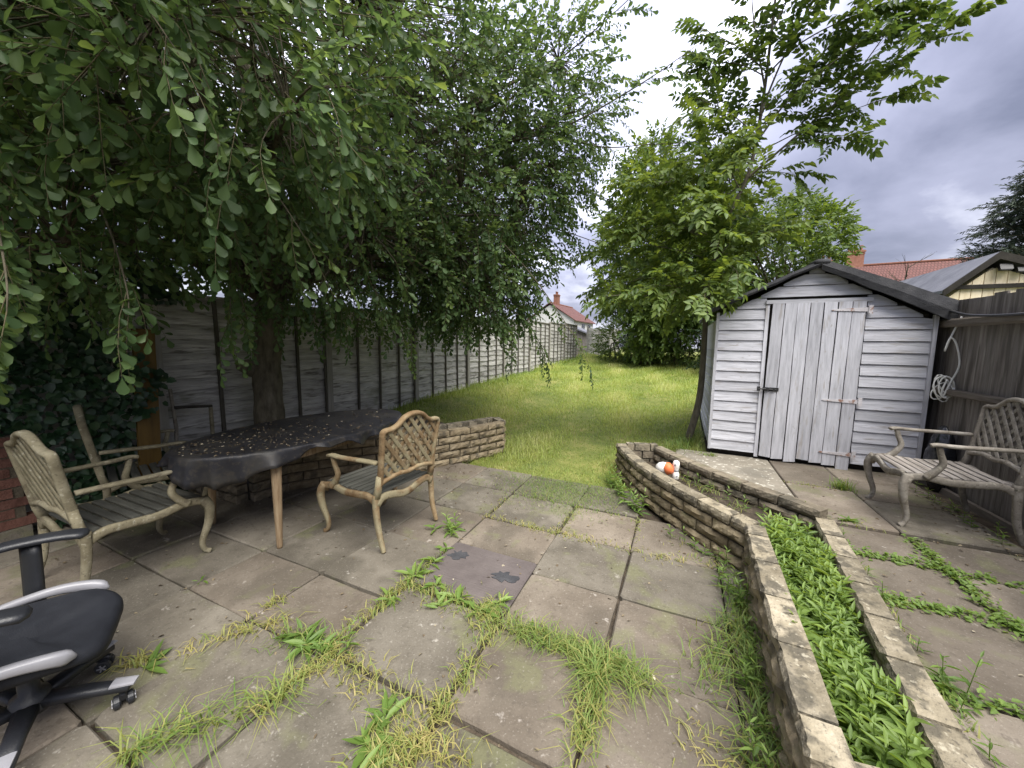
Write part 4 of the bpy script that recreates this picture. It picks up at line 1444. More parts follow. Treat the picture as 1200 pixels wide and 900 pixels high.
# local +y is where the chair faces
m_ = MB(); m_.lathe([(0.055, 0.085), (0.06, 0.10), (0.05, 0.15), (0.028, 0.16), (0.028, 0.30), (0.05, 0.31)], k=16); m_.build('gas_column', M['office_plastic'], oc, True)
for i in range(5):
    a = R(46 - (62 - 90)) + i * 2 * math.pi / 5
    ca, sa = math.cos(a), math.sin(a)
    m_ = MB(); m_.sweep([(0.03 * ca, 0.03 * sa, 0.115), (0.16 * ca, 0.16 * sa, 0.105), (0.29 * ca, 0.29 * sa, 0.085)], [(0.034, 0.022), (0.028, 0.019), (0.026, 0.016)]); lg = m_.build('base_leg', M['office_plastic'], oc, True)
    m_ = MB(); m_.sweep([(0.235 * ca, 0.235 * sa, 0.108), (0.31 * ca, 0.31 * sa, 0.100)], [(0.026, 0.006), (0.022, 0.005)]); m_.build('silver_cap', M['silver'], lg)
    cs = empty('castor'); cs.parent = lg
    fork = MB(); fork.lathe([(0.012, 0.03), (0.012, 0.085)], k=8); fork.sweep([(-.0, -.02, .05), (0, .026, .062)], (.011, .014)); fork.build('castor_fork', M['office_plastic'], cs)
    cs.location = (0.265 * ca, 0.265 * sa, 0.0); cs.rotation_euler = (0, 0, a + rnd.uniform(-1, 1))
    for s_ in (-1, 1):
        w_ = MB(); Mx = Matrix.Rotation(R(90), 3, 'Y')
        w_.lathe([(0.020, -.010), (0.0265, -.008), (0.0265, .008), (0.020, .010)], (s_ * 0.020, 0.0, 0.0275), 18, Mx)
        w_.lathe([(0.016, -.0125), (0.016, .0125)], (s_ * 0.020, 0.0, 0.0275), 12, Mx)
        w_.build('wheel', M['office_plastic'], cs)
        w_ = MB()
        for sp_ in range(5):
            an = sp_ / 5 * 2 * math.pi
            w_.box((s_ * 0.0335, 0.008 * math.cos(an), 0.0275 + 0.008 * math.sin(an)), (0.003, 0.016, 0.005), Matrix.Rotation(an, 3, 'X'))
        w_.build('hub_cap', M['silver'], cs)
# seat pad: rounded, thick, waterfall front
q = MB()
sup = lambda t, a, b, p: (math.copysign(abs(math.cos(t)) ** p, math.cos(t)) * a, math.copysign(abs(math.sin(t)) ** p, math.sin(t)) * b)
nS = 40
prof = [(0.80, 0.315), (0.95, 0.322), (1.0, 0.345), (1.0, 0.368), (0.97, 0.386), (0.90, 0.396), (0.74, 0.398), (0.45, 0.393), (0.15, 0.391)]
for sc_, zz in prof:
    for i in range(nS):
        t = i / nS * 2 * math.pi
        x, y = sup(t, 0.235, 0.245, 0.40)
        dz = -0.035 * smooth01((y - .12) / .13) * (1 if zz > .34 else 0.3)
        q.v.append((x * sc_, y * sc_, zz + dz + 0.012 * (abs(x) / .235) ** 3))
for k_ in range(len(prof) - 1):
    for i in range(nS):
        a, b = k_ * nS + i, k_ * nS + (i + 1) % nS
        q.f.append((a, b, b + nS, a + nS))
q.f.append(tuple(reversed(range(nS)))); q.f.append(tuple((len(prof) - 1) * nS + i for i in range(nS)))
seat = q.build('seat', M['office'], oc, True)
for s_ in (-1, 1):
    pth = spline([(s_ * 0.232, -0.25, 0.372), (s_ * 0.252, -0.10, 0.402), (s_ * 0.254, 0.03, 0.415), (s_ * 0.247, 0.13, 0.400), (s_ * 0.23, 0.185, 0.376)], 5)
    n = len(pth)
    q = MB(); q.sweep(pth, [(0.017 * (1 - .75 * smooth01((i / (n - 1) - .86) / .14)), (0.012 + 0.014 * smooth01(i / n)) * (1 - .75 * smooth01((i / (n - 1) - .86) / .14))) for i in range(n)]); q.build('silver_trim', M['silver'], oc, True)
    q = MB(); q.sweep(spline([(s_ * 0.18, -0.05, 0.315), (s_ * 0.29, -0.05, 0.32), (s_ * 0.315, -0.05, 0.40), (s_ * 0.315, -0.045, 0.615)], 4), (0.032, 0.016)); ap = q.build('arm_post', M['office_plastic'], oc, True)
    q = MB(); q.sweep(spline([(s_ * 0.315, -0.20, 0.617), (s_ * 0.317, -0.09, 0.634), (s_ * 0.317, 0.04, 0.634), (s_ * 0.312, 0.125, 0.622)], 4), [(0.016, 0.008)] + [(0.042, 0.015)] * 11 + [(0.018, 0.008)]); q.build('armrest', M['office_plastic'], oc, True)
q = MB(); q.box((0, 0, 0.308), (0.22, 0.24, 0.03)); q.build('seat_plate', M['office_plastic'], oc)
q = MB(); q.sweep(spline([(0, -0.12, 0.30), (0, -0.30, 0.32), (0, -0.34, 0.45), (0, -0.36, 0.60)], 4), (0.035, 0.012)); q.build('back_strut', M['office_plastic'], oc, True)
q = MB()
for k_, (sc_, yy) in enumerate([(0.9, -0.375), (1.0, -0.36), (1.0, -0.325), (0.88, -0.31), (0.4, -0.30)]):
    for i in range(nS):
        t = i / nS * 2 * math.pi
        x, z = sup(t, 0.235, 0.27, 0.6)
        q.v.append((x * sc_, yy - 0.10 * (z * sc_ + .27) + 0.10 * (x * sc_ / .235) ** 2 * .4, 0.77 + z * sc_))
for k_ in range(4):
    for i in range(nS):
        a, b = k_ * nS + i, k_ * nS + (i + 1) % nS
        q.f.append((a, b, b + nS, a + nS))
q.f.append(tuple(reversed(range(nS)))); q.f.append(tuple(4 * nS + i for i in range(nS)))
q.build('backrest', M['office'], oc, True)

# ------------------------------------------------------------------ small things by the shed
cc = MB()
zc_ = 1.0
loop1 = [(2.33, 4.86, 1.80), (2.27, 4.84, 1.62), (2.235, 4.83, 1.48), (2.26, 4.83, 1.60), (2.30, 4.82, 1.55), (2.33, 4.80, 1.36), (2.29, 4.80, 1.20), (2.25, 4.80, 1.06), (2.235, 4.79, 1.12), (2.26, 4.79, 1.22)]
cc.tube(spline(loop1, 6), 0.0075, 6)
for k in range(5):
    r_ = random.Random(k)
    cx, cz, a, b = 2.258 + r_.uniform(-.012, .012), 1.13 + r_.uniform(-.03, .03), 0.06 + r_.uniform(-.025, .02), 0.13 + r_.uniform(-.05, .03)
    tl = r_.uniform(-.7, .7)
    pts = []
    for i in range(15):
        t = i / 14 * 2 * math.pi
        x, z = a * math.cos(t), b * math.sin(t)
        pts.append((cx + x * math.cos(tl) - z * math.sin(tl), 4.80 + 0.012 * k + 0.01 * math.sin(t), cz + x * math.sin(tl) + z * math.cos(tl)))
    cc.tube(pts, 0.006, 6)
cable = cc.build('coiled_cable', M['cable_white'], None, True)
tag(cable, 'white cable hanging in a tangled coil beside the shed corner', 'cable')
cc = MB()
cc.tube(spline([(2.27, 4.92, 1.86), (2.262, 4.6, 1.795), (2.258, 4.1, 1.765), (2.258, 3.5, 1.775), (2.26, 2.8, 1.80), (2.262, 1.5, 1.79), (2.262, -0.5, 1.80)], 6), 0.011, 7)
tag(cc.build('black_cable', M['iron'], None, True), 'thick black cable sagging along the top rail of the board fence', 'cable')
# bin bag
bg_ = MB()
r_ = random.Random(3)
nu, nv = 16, 10
for j in range(nv + 1):
    v = j / nv
    for i in range(nu):
        t = i / nu * 2 * math.pi
        rad = 0.135 * math.sin(math.pi * min(1, v * 0.92 + 0.06)) ** 0.6 * (1 + 0.22 * math.sin(3 * t + 5 * v) * v + r_.uniform(-.12, .12))
        bg_.v.append((rad * math.cos(t) * .62, rad * math.sin(t), 0.62 * v + r_.uniform(-.01, .01)))
for j in range(nv):
    for i in range(nu):
        a, b = j * nu + i, j * nu + (i + 1) % nu
        bg_.f.append((a, b, b + nu, a + nu))
bg_.f.append(tuple(reversed(range(nu)))); bg_.f.append(tuple(nv * nu + i for i in range(nu)))
tag(bg_.build('bin_bag', M['bag'], None, True, loc=(2.245, 4.72, TZ - 0.03)), 'shiny black plastic bag stuffed between the shed and the fence', 'bag')
# toys left in the planter
toy = tag(empty('toy_ball', (-0.05, 4.02, 0.15)), 'orange and white plastic toy lying in the middle planter', 'toy')
q = MB(); q.lathe([(0.012, 0.0), (0.05, 0.02), (0.072, 0.06), (0.072, 0.11), (0.055, 0.15), (0.02, 0.17)], k=18, M=Matrix.Rotation(R(72), 3, 'Y'), c=(-0.16, 0.0, 0.095)); q.build('white_half', M['white_plastic'], toy, True)
q = MB(); q.lathe([(0.045, 0.0), (0.074, 0.015), (0.076, 0.07), (0.06, 0.10), (0.02, 0.115)], k=18, M=Matrix.Rotation(R(62), 3, 'Y'), c=(-0.055, -0.01, 0.10)); q.build('orange_half', M['orange'], toy, True)
toy.scale = (.8, .8, .8)
bt_ = tag(empty('plastic_bottle', (0.015, 4.02, 0.15)), 'small white plastic bottle standing next to the orange toy', 'bottle')
q = MB(); q.lathe([(0.034, 0.0), (0.040, 0.008), (0.041, 0.06), (0.030, 0.085), (0.026, 0.10), (0.036, 0.125), (0.040, 0.17), (0.034, 0.20), (0.018, 0.212)], k=18); q.build('bottle_body', M['white_plastic'], bt_, True)
bt_.scale = (.85, .85, .9)
q = MB(); q.lathe([(0.0315, 0.088), (0.0325, 0.092), (0.0325, 0.104), (0.0315, 0.108)], k=18); q.build('grey_band', M['grey_plastic'], bt_, True)
for an, zz in ((R(-105), 0.168), (R(-70), 0.04)):
    q = MB(); q.lathe([(0.011, 0), (0.011, 0.005)], k=10, M=Matrix.Rotation(R(90), 3, 'X'), c=(0, 0, 0)); q.build('round_mark', M['grey_plastic'], bt_, loc=(0.0375 * math.cos(an), 0.0375 * math.sin(an), zz), rot=(0, 0, an + R(90)))

# board and brick wall at the ivy end
yb = board_mesh('leaning_board', 1.35, 0.15, 0.03, 5, axis='z', bow=0.002); yb.materials.append(M['yellow_wood'])
o = link('leaning_board', yb, None, None, loc=(-4.28, 1.60, 0.92), rot=(R(-4), R(-6), 0))
tag(o, 'orange-brown varnished board standing against the fence beside the ivy', 'board')
bw = tag(empty('brick_wall', (-4.36, 0.28, 0)), 'low red brick wall at the edge of the patio below the ivy', 'wall')
brm = [board_mesh('brick', 0.213, 0.064, 0.10, 30 + k, nseg=3, bow=0.001) for k in range(3)]
for b_ in brm: b_.materials.append(M['brick'])
for c_ in range(9):
    for k in range(9):
        o = link('brick', rnd.choice(brm), None, bw, loc=(rnd.uniform(-.003, .003), 0.56 - k * 0.224 - (0.112 if c_ % 2 else 0), 0.165 + c_ * 0.075))
m_ = MB(); m_.box((0, 0, 0), (0.085, 2.05, 0.70)); m_.build('mortar_core', M['mortar'], bw, loc=(0, -0.42, 0.45))
m_ = MB(); m_.box((0, 0, 0), (0.13, 2.08, 0.13)); m_.build('stone_plinth', M['slab'], bw, loc=(0, -0.42, 0.063))

# ------------------------------------------------------------------ neighbours
# cream boarded outbuilding beyond the right fence
ob = tag(empty('cream_outbuilding', (5.1, 10.0, -0.14)), 'cream boarded outbuilding with grey pitched roof behind the board fence', 'outbuilding')
GY = 10.0
oz = 0.14
lx, ax, rx = 4.52, 5.12, 6.95
lz, az, rz_ = 2.62, 3.20, 2.45
m_ = MB(); m_.prism([(lx + .05, 0), (rx, 0), (rx, rz_ - .06), (ax, az - .06), (lx + .05, lz - .06)], GY + 0.03, GY + 5.0, 'y'); m_.build('wall', M['cream'], ob, loc=(-5.1, -10.0, 0))
gz = lambda x: lz + (az - lz) * (x - lx) / (ax - lx) if x < ax else az + (rz_ - az) * (x - ax) / (rx - ax)
x = lx + 0.06
while x < rx - 0.05:
    w_ = min(0.145, rx - x)
    m_ = MB(); t0, t1 = gz(x) - .05, gz(x + w_ - .008) - .05
    m_.prism([(x, 0.0), (x + w_ - .008, 0.0), (x + w_ - .008, t1), (x, t0)], GY, GY + 0.026, 'y')
    m_.build('wall_board', M['cream'], ob, loc=(-5.1, -10.0, 0))
    x += w_ + 0.003
m_ = MB(); m_.box((0, 0, 0), (rx - lx - .05, 0.04, 0.075)); m_.build('trim_band', M['dark'], ob, loc=((lx + rx) / 2 - 5.1, -0.025, 2.66 + oz))
for (xa, za, xe, ze, mt) in ((ax, az, lx - .08, lz - .07, 'slate'), (ax, az, rx + .1, rz_ - .04, 'slate')):
    m_ = MB()
    m_.prism([(xa, za + oz), (xe, ze + oz), (xe, ze + oz + .06), (xa, za + oz + .06)], GY - 0.10, GY + 5.1, 'y')
    rfo = m_.build('roof_slope', M[mt], ob, loc=(-5.1, -10.0, 0))
    m_ = MB(); m_.prism([(xa, za + oz - .07), (xe, ze + oz - .07), (xe, ze + oz + .063), (xa, za + oz + .063)], GY - 0.13, GY - 0.102, 'y'); m_.build('barge_board', M['dark'], rfo)
for k, x in enumerate((5.22, 5.42)):
    fl = tag(empty('security_lamp', (x, GY - 0.02, 2.98 + oz - .06 * k - .14)), ('black security floodlight fixed under the outbuilding gable' if k == 0 else 'smaller black sensor lamp under the gable, next to the floodlight'), 'lamp')
    m_ = MB(); m_.box((0, -0.07, 0), (0.16 - .05 * k, 0.06, 0.11 - .03 * k), Matrix.Rotation(R(-25), 3, 'X')); m_.build('lamp_head', M['iron'], fl)
    m_ = MB(); m_.tube([(0, 0, 0.02), (0, -0.05, 0.01)], 0.014, 8); m_.box((0, -.005, .02), (.07, .012, .07)); m_.build('bracket', M['iron'], fl)
    m_ = MB(); m_.box((0, -0.102, -0.014), (0.13 - .05 * k, 0.004, 0.08 - .03 * k), Matrix.Rotation(R(-25), 3, 'X')); m_.build('lens', M['felt'], fl)


def uv_plane(me):
    uv = me.uv_layers.new(name='UVMap')
    for p in me.polygons:
        n = p.normal
        t = Vector((0, 0, 1)).cross(n)
        t = t.normalized() if t.length > 1e-4 else Vector((1, 0, 0))
        b = n.cross(t)
        for li in p.loop_indices:
            co = me.vertices[me.loops[li].vertex_index].co
            uv.data[li].uv = (co.dot(t), co.dot(b))


def house(name, loc, rz, L, D, eave, ridge, label, wallm, windows, chim):
    h = tag(empty(name, loc, rz), label, 'house')
    m_ = MB(); m_.prism([(-D / 2, 0), (D / 2, 0), (D / 2, eave), (0, ridge - .25), (-D / 2, eave)], -L / 2, L / 2, 'x'); m_.build('wall', wallm, h)
    m_ = MB(); ov = 0.4; sl2 = (ridge - eave) / (D / 2)
    for s_ in (-1, 1):
        e = s_ * (D / 2 + ov); ez = eave - ov * sl2
        m_.prism([(0, ridge), (0, ridge + .12), (e, ez + .12), (e, ez)][:: (1 if s_ > 0 else -1)], -L / 2 - .3, L / 2 + .3, 'x')
    me = m_.mesh('roof'); uv_plane(me); rf_ = link('roof', me, M['tiles'], h)
    m_ = MB(); m_.sweep([(-L / 2 - .3, 0, ridge + .13), (L / 2 + .3, 0, ridge + .13)], (.14, .09)); m_.build('ridge_tiles', M['terracotta'], rf_)
    for (cx, cy, cw, ct, npot) in chim:
        m_ = MB(); m_.box((cx, cy, (ridge - 1 + ct) / 2), (cw, 0.7, ct - ridge + 1)); m_.box((cx, cy, ct - .12), (cw + .14, .84, .14)); m_.box((cx, cy, ct - .32), (cw + .07, .77, .08)); ch_ = m_.build('chimney', M['chimney'], h)
        for k in range(npot):
            m_ = MB(); m_.lathe([(.15, 0), (.12, .1), (.11, .38), (.15, .42), (.15, .48)], (cx - cw / 2 + cw * (k + .5) / npot, cy, ct - .05), 10); m_.build('chimney_pot', M['terracotta'], ch_, True)
    for (wx, wz, ww, wh) in windows:
        m_ = MB(); m_.box((wx, -D / 2 - .03, wz), (ww, .06, wh)); w_ = m_.build('window', M['white_paint'], h)
        for k in range(2):
            m_ = MB(); m_.box((wx + (k - .5) * ww / 2, -D / 2 - .065, wz), (ww / 2 - .12, .02, wh - .16)); m_.build('pane', M['pane'], w_)
    return h


house('brick_house', (18.0, 43.0, -0.14), R(-3), 15.5, 8.0, 5.2, 8.75, 'far red tiled house with brick chimney stacks behind the outbuilding', M['chimney'],
      [(-3, 4.2, 1.6, 1.3), (2, 4.2, 1.6, 1.3)], [(-4.5, 0.2, 1.15, 10.2, 3), (-6.4, 0.6, 0.85, 9.6, 2)])
for (x, y, z0, h_, lb) in ((13.25, 42.9, 10.3, 1.5, 'thin television aerial on the far brick chimney'), (11.4, 43.5, 9.8, 1.3, 'small television aerial on the lower far chimney')):
    an = tag(empty('television_aerial', (x, y, z0)), lb, 'aerial')
    m_ = MB(); m_.tube([(0, 0, -.3), (0, 0, h_)], .022, 6); m_.build('mast', M['iron'], an)
    m_ = MB(); m_.tube([(-.5, 0, h_ - .1), (.5, 0, h_ - .1)], .014, 5); [m_.tube([(-.45 + .15 * k, -.22, h_ - .1), (-.45 + .15 * k, .22, h_ - .1)], .008, 4) for k in range(7)]; m_.build('boom', M['iron'], an)
house('white_house', (-18.5, 60.0, -0.14), R(84), 9.0, 8.0, 5.4, 8.0, 'distant white rendered house with red roof beyond the fence gap', M['render'],
      [(2.2, 4.3, 1.6, 1.4), (-.6, 4.3, 1.6, 1.4), (2.6, 1.6, 2.0, 1.6)], [(-2.0, 0, .9, 9.6, 2)])
m_ = MB(); m_.box((0, 0, 0), (0.9, 0.05, 1.2), Matrix.Rotation(R(-36), 3, 'X'))
gs = tag(empty('grey_shed', (-7.8, 27.0, -0.14)), 'dark grey shed with low roof seen through the fence gap', 'shed')
m_ = MB(); m_.prism([(-1.5, 0), (1.5, 0), (1.5, 2.5), (0, 3.1), (-1.5, 2.5)], -1.2, 1.2, 'y'); m_.build('wall', M['fence_r'], gs)
m_ = MB(); m_.prism([(-1.7, 2.42), (0, 3.1), (1.7, 2.42), (1.7, 2.52), (0, 3.2), (-1.7, 2.52)], -1.4, 1.4, 'y'); m_.build('roof', M['slate'], gs)

# ------------------------------------------------------------------ trees
def limb(m_, p0, p1, p2, r0, r1, n=7, k=7):
    pts = bez(p0, p1, p2, n)
    m_.tube(pts, [r0 + (r1 - r0) * i / n for i in range(n + 1)], k)
    return pts


def in_ell(r):
    while True:
        v = np.array([r.uniform(-1, 1), r.uniform(-1, 1), r.uniform(-1, 1)])
        l = np.linalg.norm(v)
        if 0.02 < l < 1: return v


# big overhanging tree beside the table
def big_tree():
    base = Vector((-4.22, 2.62, 0.22))
    t = tag(empty('plum_tree', base), 'large overhanging leafy tree growing behind the table and spreading over the patio', 'tree')
    r = random.Random(21)
    m_ = MB()
    trunk = spline([base, base + Vector((.02, -.01, .5)), base + Vector((-.02, .02, 1.0)), base + Vector((.05, .03, 1.5)), base + Vector((.02, .08, 2.0))], 5)
    n = len(trunk)
    m_.tube(trunk, [0.155 - 0.03 * i / n + 0.03 * max(0, 1 - i / 4) + 0.008 * math.sin(i * 1.7) for i in range(n)], 14)
    m_.tube(bez(base + Vector((-.06, -.06, .95)), base + Vector((-.16, -.14, 1.02)), base + Vector((-.2, -.2, 1.0)), 4), [.09, .1, .085, .07, .04], 9)
    fol = Foliage(5, twigset(31, 9, 15, 0.40, 0.075, 'obovate', droop=0.26, ang=50), stem_r=0.0028)
    fork = base + Vector((.03, .05, 1.65))
    # main volumes: centre, radii, twigs
    vols = [((-4.3, 2.6, 4.4), (2.6, 3.0, 2.2), 2100),
            ((-2.75, 4.5, 3.7), (1.35, 1.7, 1.75), 1250),
            ((-2.75, 1.35, 3.15), (1.25, 1.1, 0.95), 640),
            ((-4.4, -0.2, 3.5), (1.9, 1.7, 1.75), 900),
            ((-4.6, 6.2, 3.8), (1.6, 1.8, 1.6), 560),
            ((-3.3, 3.0, 2.35), (0.95, 1.3, 0.65), 330),
            ((-2.5, 4.3, 2.25), (0.75, 0.9, 0.65), 330),
            ((-3.6, 0.75, 2.25), (0.9, 0.8, 0.55), 200),
            ((-1.75, 5.1, 4.5), (0.75, 0.9, 1.2), 330),
            ((-2.0, 1.2, 2.65), (0.55, 0.55, 0.45), 90)]
    for (c, rad, cnt) in vols:
        c = np.array(c); rad = np.array(rad)
        nl = max(2, cnt // 85)
        cnt = int(cnt * 1.18)
        tips = []
        for _ in range(nl):
            v = in_ell(r) * 0.62
            tip = Vector(c + v * rad)
            mid = fork.lerp(tip, 0.5) + Vector((r.uniform(-.2, .2), r.uniform(-.2, .2), 0.45 + r.uniform(0, .3)))
            tips.append(limb(m_, fork.lerp(Vector((fork.x, fork.y, fork.z + .35)), r.random()), mid, tip, r.uniform(.035, .06), 0.012, 8, 6))
        nodes = [p for tp_ in tips for p in tp_[4:]]
        for _ in range(cnt):
            v = in_ell(r)
            l = np.linalg.norm(v)
            v = v / l * l ** 0.72
            p = c + v * rad
            if p[2] < 1.75: p[2] = 1.75 + r.random() * .2
            d = v * 0.8 + np.array([r.gauss(0, .6), r.gauss(0, .6), r.gauss(-0.12, .45)])
            nd_ = min(nodes, key=lambda q: (q - Vector(p)).length_squared)
            if (nd_ - Vector(p)).length > 0.15 and r.random() < .6:
                m_.tube(bez(nd_, nd_.lerp(Vector(p), .5) + Vector((0, 0, .08)), p, 3), [.008, .006, .004, .003], 3, False)
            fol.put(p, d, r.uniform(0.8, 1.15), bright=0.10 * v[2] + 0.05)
    # long hanging sprays and reaching shoots
    def spray(pts, r0, step, sc=1.0, down=0.5, br=0.1):
        P = spline(pts, 8)
        m_.tube(P, [r0 + (0.002 - r0) * i / (len(P) - 1) for i in range(len(P))], 5, False)
        S_ = path_len(P); d = S_[-1] * 0.25
        while d < S_[-1]:
            p, tn = at_path(P, S_, d)
            dd = np.array(tn) + np.array([r.gauss(0, .5), r.gauss(0, .5), r.gauss(-down, .3)])
            fol.put(np.array(p), dd, sc * r.uniform(.7, 1.1), bright=br)
            d += step * r.uniform(.6, 1.4)
        fol.put(np.array(P[-1]), np.array(P[-1] - P[-3]), sc * .8, bright=br)
    spray([(-2.9, 1.2, 3.0), (-2.4, 1.25, 2.75), (-2.0, 1.32, 2.3), (-1.8, 1.36, 2.02)], .008, .14)
    spray([(-2.7, .5, 3.1), (-2.2, .6, 2.95), (-1.85, .72, 2.75), (-1.65, .78, 2.5)], .008, .13)
    spray([(-2.6, .9, 3.1), (-2.1, 1.05, 2.9), (-1.8, 1.2, 2.65), (-1.6, 1.28, 2.45)], .008, .12)
    spray([(-3.1, 1.0, 2.4), (-2.75, .95, 2.05), (-2.5, .9, 1.75), (-2.45, .88, 1.62)], .007, .10)
    spray([(-3.0, .6, 2.4), (-2.6, .55, 2.1), (-2.4, .52, 1.75), (-2.35, .5, 1.6)], .007, .10)
    spray([(-3.2, 1.8, 2.4), (-3.0, 1.65, 2.05), (-2.85, 1.55, 1.75), (-2.8, 1.52, 1.62)], .007, .09)
    spray([(-3.4, 1.9, 2.3), (-3.25, 1.85, 2.0), (-3.15, 1.8, 1.8), (-3.1, 1.8, 1.65)], .007, .09)
    spray([(-2.6, 4.2, 2.3), (-2.3, 4.4, 1.95), (-2.12, 4.5, 1.65), (-2.08, 4.52, 1.4)], .008, .10)
    spray([(-2.4, 4.8, 2.3), (-2.1, 5.0, 1.9), (-1.9, 5.15, 1.5), (-1.82, 5.2, 1.25)], .008, .10)
    spray([(-2.9, 3.3, 2.4), (-2.9, 3.4, 2.0), (-2.88, 3.45, 1.7), (-2.86, 3.45, 1.5)], .008, .10)
    spray([(-3.2, 2.7, 2.3), (-3.1, 2.65, 2.0), (-3.0, 2.6, 1.75)], .007, .10)
    spray([(-2.2, 4.0, 2.9), (-1.6, 3.95, 2.3), (-1.1, 3.92, 1.65), (-.9, 3.9, 1.32)], .008, .16, sc=.8)
    spray([(-2.4, 4.4, 4.0), (-1.5, 4.5, 4.05), (-.6, 4.35, 4.2), (0.0, 4.2, 4.35)], .016, .085, down=.2)
    spray([(-1.6, 4.5, 4.05), (-1.0, 4.7, 3.85), (-.5, 4.75, 3.8), (-.15, 4.7, 3.72)], .009, .11, down=.2)
    spray([(-2.2, 4.6, 4.6), (-1.5, 4.6, 4.9), (-.9, 4.5, 5.1), (-.4, 4.4, 5.3)], .012, .10, down=.1)
    spray([(-2.3, 5.0, 3.3), (-1.6, 5.3, 3.1), (-1.1, 5.4, 2.9), (-.8, 5.4, 2.75)], .009, .10, down=.3)
    spray([(-2.3, 5.1, 3.9), (-1.6, 5.3, 3.7), (-1.1, 5.3, 3.5), (-.75, 5.3, 3.3)], .009, .10, down=.3)
    tr = m_.build('trunk', M['bark'], t, True)
    tr.location = -base
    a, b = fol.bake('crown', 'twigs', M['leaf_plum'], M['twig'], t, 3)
    a.location = -base; b.location = -base
    return t


big_tree()


# slender ash by the shed corner
def ash_tree():
    base = Vector((0.14, 5.58, zl(0.14, 5.58) - .02))
    t = tag(empty('ash_sapling', base), 'slender young ash tree with curved stem and feathery leaves at the shed corner', 'tree')
    r = random.Random(8)
    m_ = MB()
    st = spline([base, (0.25, 5.56, .75), (0.27, 5.56, 1.4), (0.27, 5.56, 2.05), (0.36, 5.56, 2.9), (0.62, 5.5, 3.6), (0.70, 5.4, 4.4), (0.72, 5.3, 5.2), (0.75, 5.25, 5.9)], 5)
    n = len(st)
    m_.tube(st, [0.052 - 0.044 * (i / n) ** .7 for i in range(n)], 9)
    fol = Foliage(9, twigset(41, 7, 6, 0.32, 0.088, 'ovate', droop=0.28, ang=58, pinnate=True), stem_r=0.0022)
    def br(pts, r0, step, sc=1.0, bright=0.0, start=.2, up=0.15):
        P = spline(pts, 7)
        m_.tube(P, [r0 + (.0025 - r0) * i / (len(P) - 1) for i in range(len(P))], 5, False)
        S_ = path_len(P); d = S_[-1] * start
        while d < S_[-1]:
            p, tn = at_path(P, S_, d)
            dd = np.array(tn) * .6 + np.array([r.gauss(0, .6), r.gauss(0, .6), r.gauss(up, .35)])
            fol.put(np.array(p), dd, sc * r.uniform(.75, 1.15), roll=r.uniform(-.6, .6), bright=bright)
            d += step * r.uniform(.6, 1.4)
        for _ in range(3):
            fol.put(np.array(P[-1]), np.array(P[-1] - P[-4]) * 3 + np.array([r.gauss(0, .15), r.gauss(0, .15), r.gauss(0, .1)]), sc, bright=bright)
    up = [(0.62, 5.5, 3.6)]
    br([(0.62, 5.5, 3.55), (0.95, 5.4, 3.8), (1.35, 5.3, 4.1), (1.75, 5.25, 4.3), (2.1, 5.2, 4.5)], .016, .042)
    br([(0.95, 5.4, 3.8), (1.2, 5.35, 3.78), (1.45, 5.3, 3.72)], .008, .037)
    br([(0.66, 5.45, 3.9), (0.95, 5.35, 4.3), (1.3, 5.3, 4.75), (1.75, 5.25, 5.1)], .014, .042)
    br([(0.68, 5.4, 4.2), (0.85, 5.3, 4.7), (1.1, 5.25, 5.2), (1.45, 5.2, 5.6)], .013, .042)
    br([(0.70, 5.4, 4.5), (0.6, 5.35, 4.9), (0.5, 5.3, 5.4), (0.5, 5.3, 5.9)], .012, .037)
    br([(0.72, 5.3, 5.0), (0.9, 5.3, 5.4), (1.15, 5.2, 5.8)], .01, .037)
    br([(0.62, 5.5, 3.7), (0.4, 5.5, 4.1), (0.22, 5.5, 4.5), (0.1, 5.5, 4.9)], .011, .037)
    br([(0.55, 5.5, 3.4), (0.35, 5.4, 3.75), (0.2, 5.35, 4.0)], .009, .065)
    br([(0.70, 5.4, 4.6), (1.0, 5.3, 4.8), (1.4, 5.2, 4.85), (1.85, 5.2, 4.8)], .011, .042)
    br([(1.35, 5.3, 4.1), (1.6, 5.25, 4.5), (1.85, 5.2, 4.9)], .009, .06)
    for k in range(12):
        z = r.uniform(3.7, 5.9)
        a = r.uniform(0, 6.283); L = r.uniform(.4, .95)
        p0 = Vector((0.66 + .03 * (z - 3.7), 5.48 - .1 * (z - 3.7), z))
        tip = p0 + Vector((math.cos(a) * L + .25, math.sin(a) * L * .7, L * r.uniform(.2, .7)))
        br([p0, p0.lerp(tip, .5) + Vector((0, 0, .05)), tip], .008, .05, start=.25)
    # lower, brighter shoots
    for k in range(46):
        z = r.uniform(1.95, 3.7)
        a = r.uniform(0, 6.283)
        L = r.uniform(.5, 1.15)
        p0 = Vector((0.30 + .15 * max(0, z - 2.6), 5.57, z))
        tip = p0 + Vector((math.cos(a) * L - .45, math.sin(a) * L * .7 - .2, r.uniform(-.15, .45)))
        br([p0, p0.lerp(tip, .5) + Vector((0, 0, .14)), tip], .007, .058, sc=1.05, bright=0.30, start=.25)
    tr = m_.build('trunk', M['bark_grey'], t, True); tr.location = -base
    a, b = fol.bake('crown', 'leaf_stalks', M['leaf_ash'], M['twig'], t, 4)
    a.location = -base; b.location = -base


ash_tree()


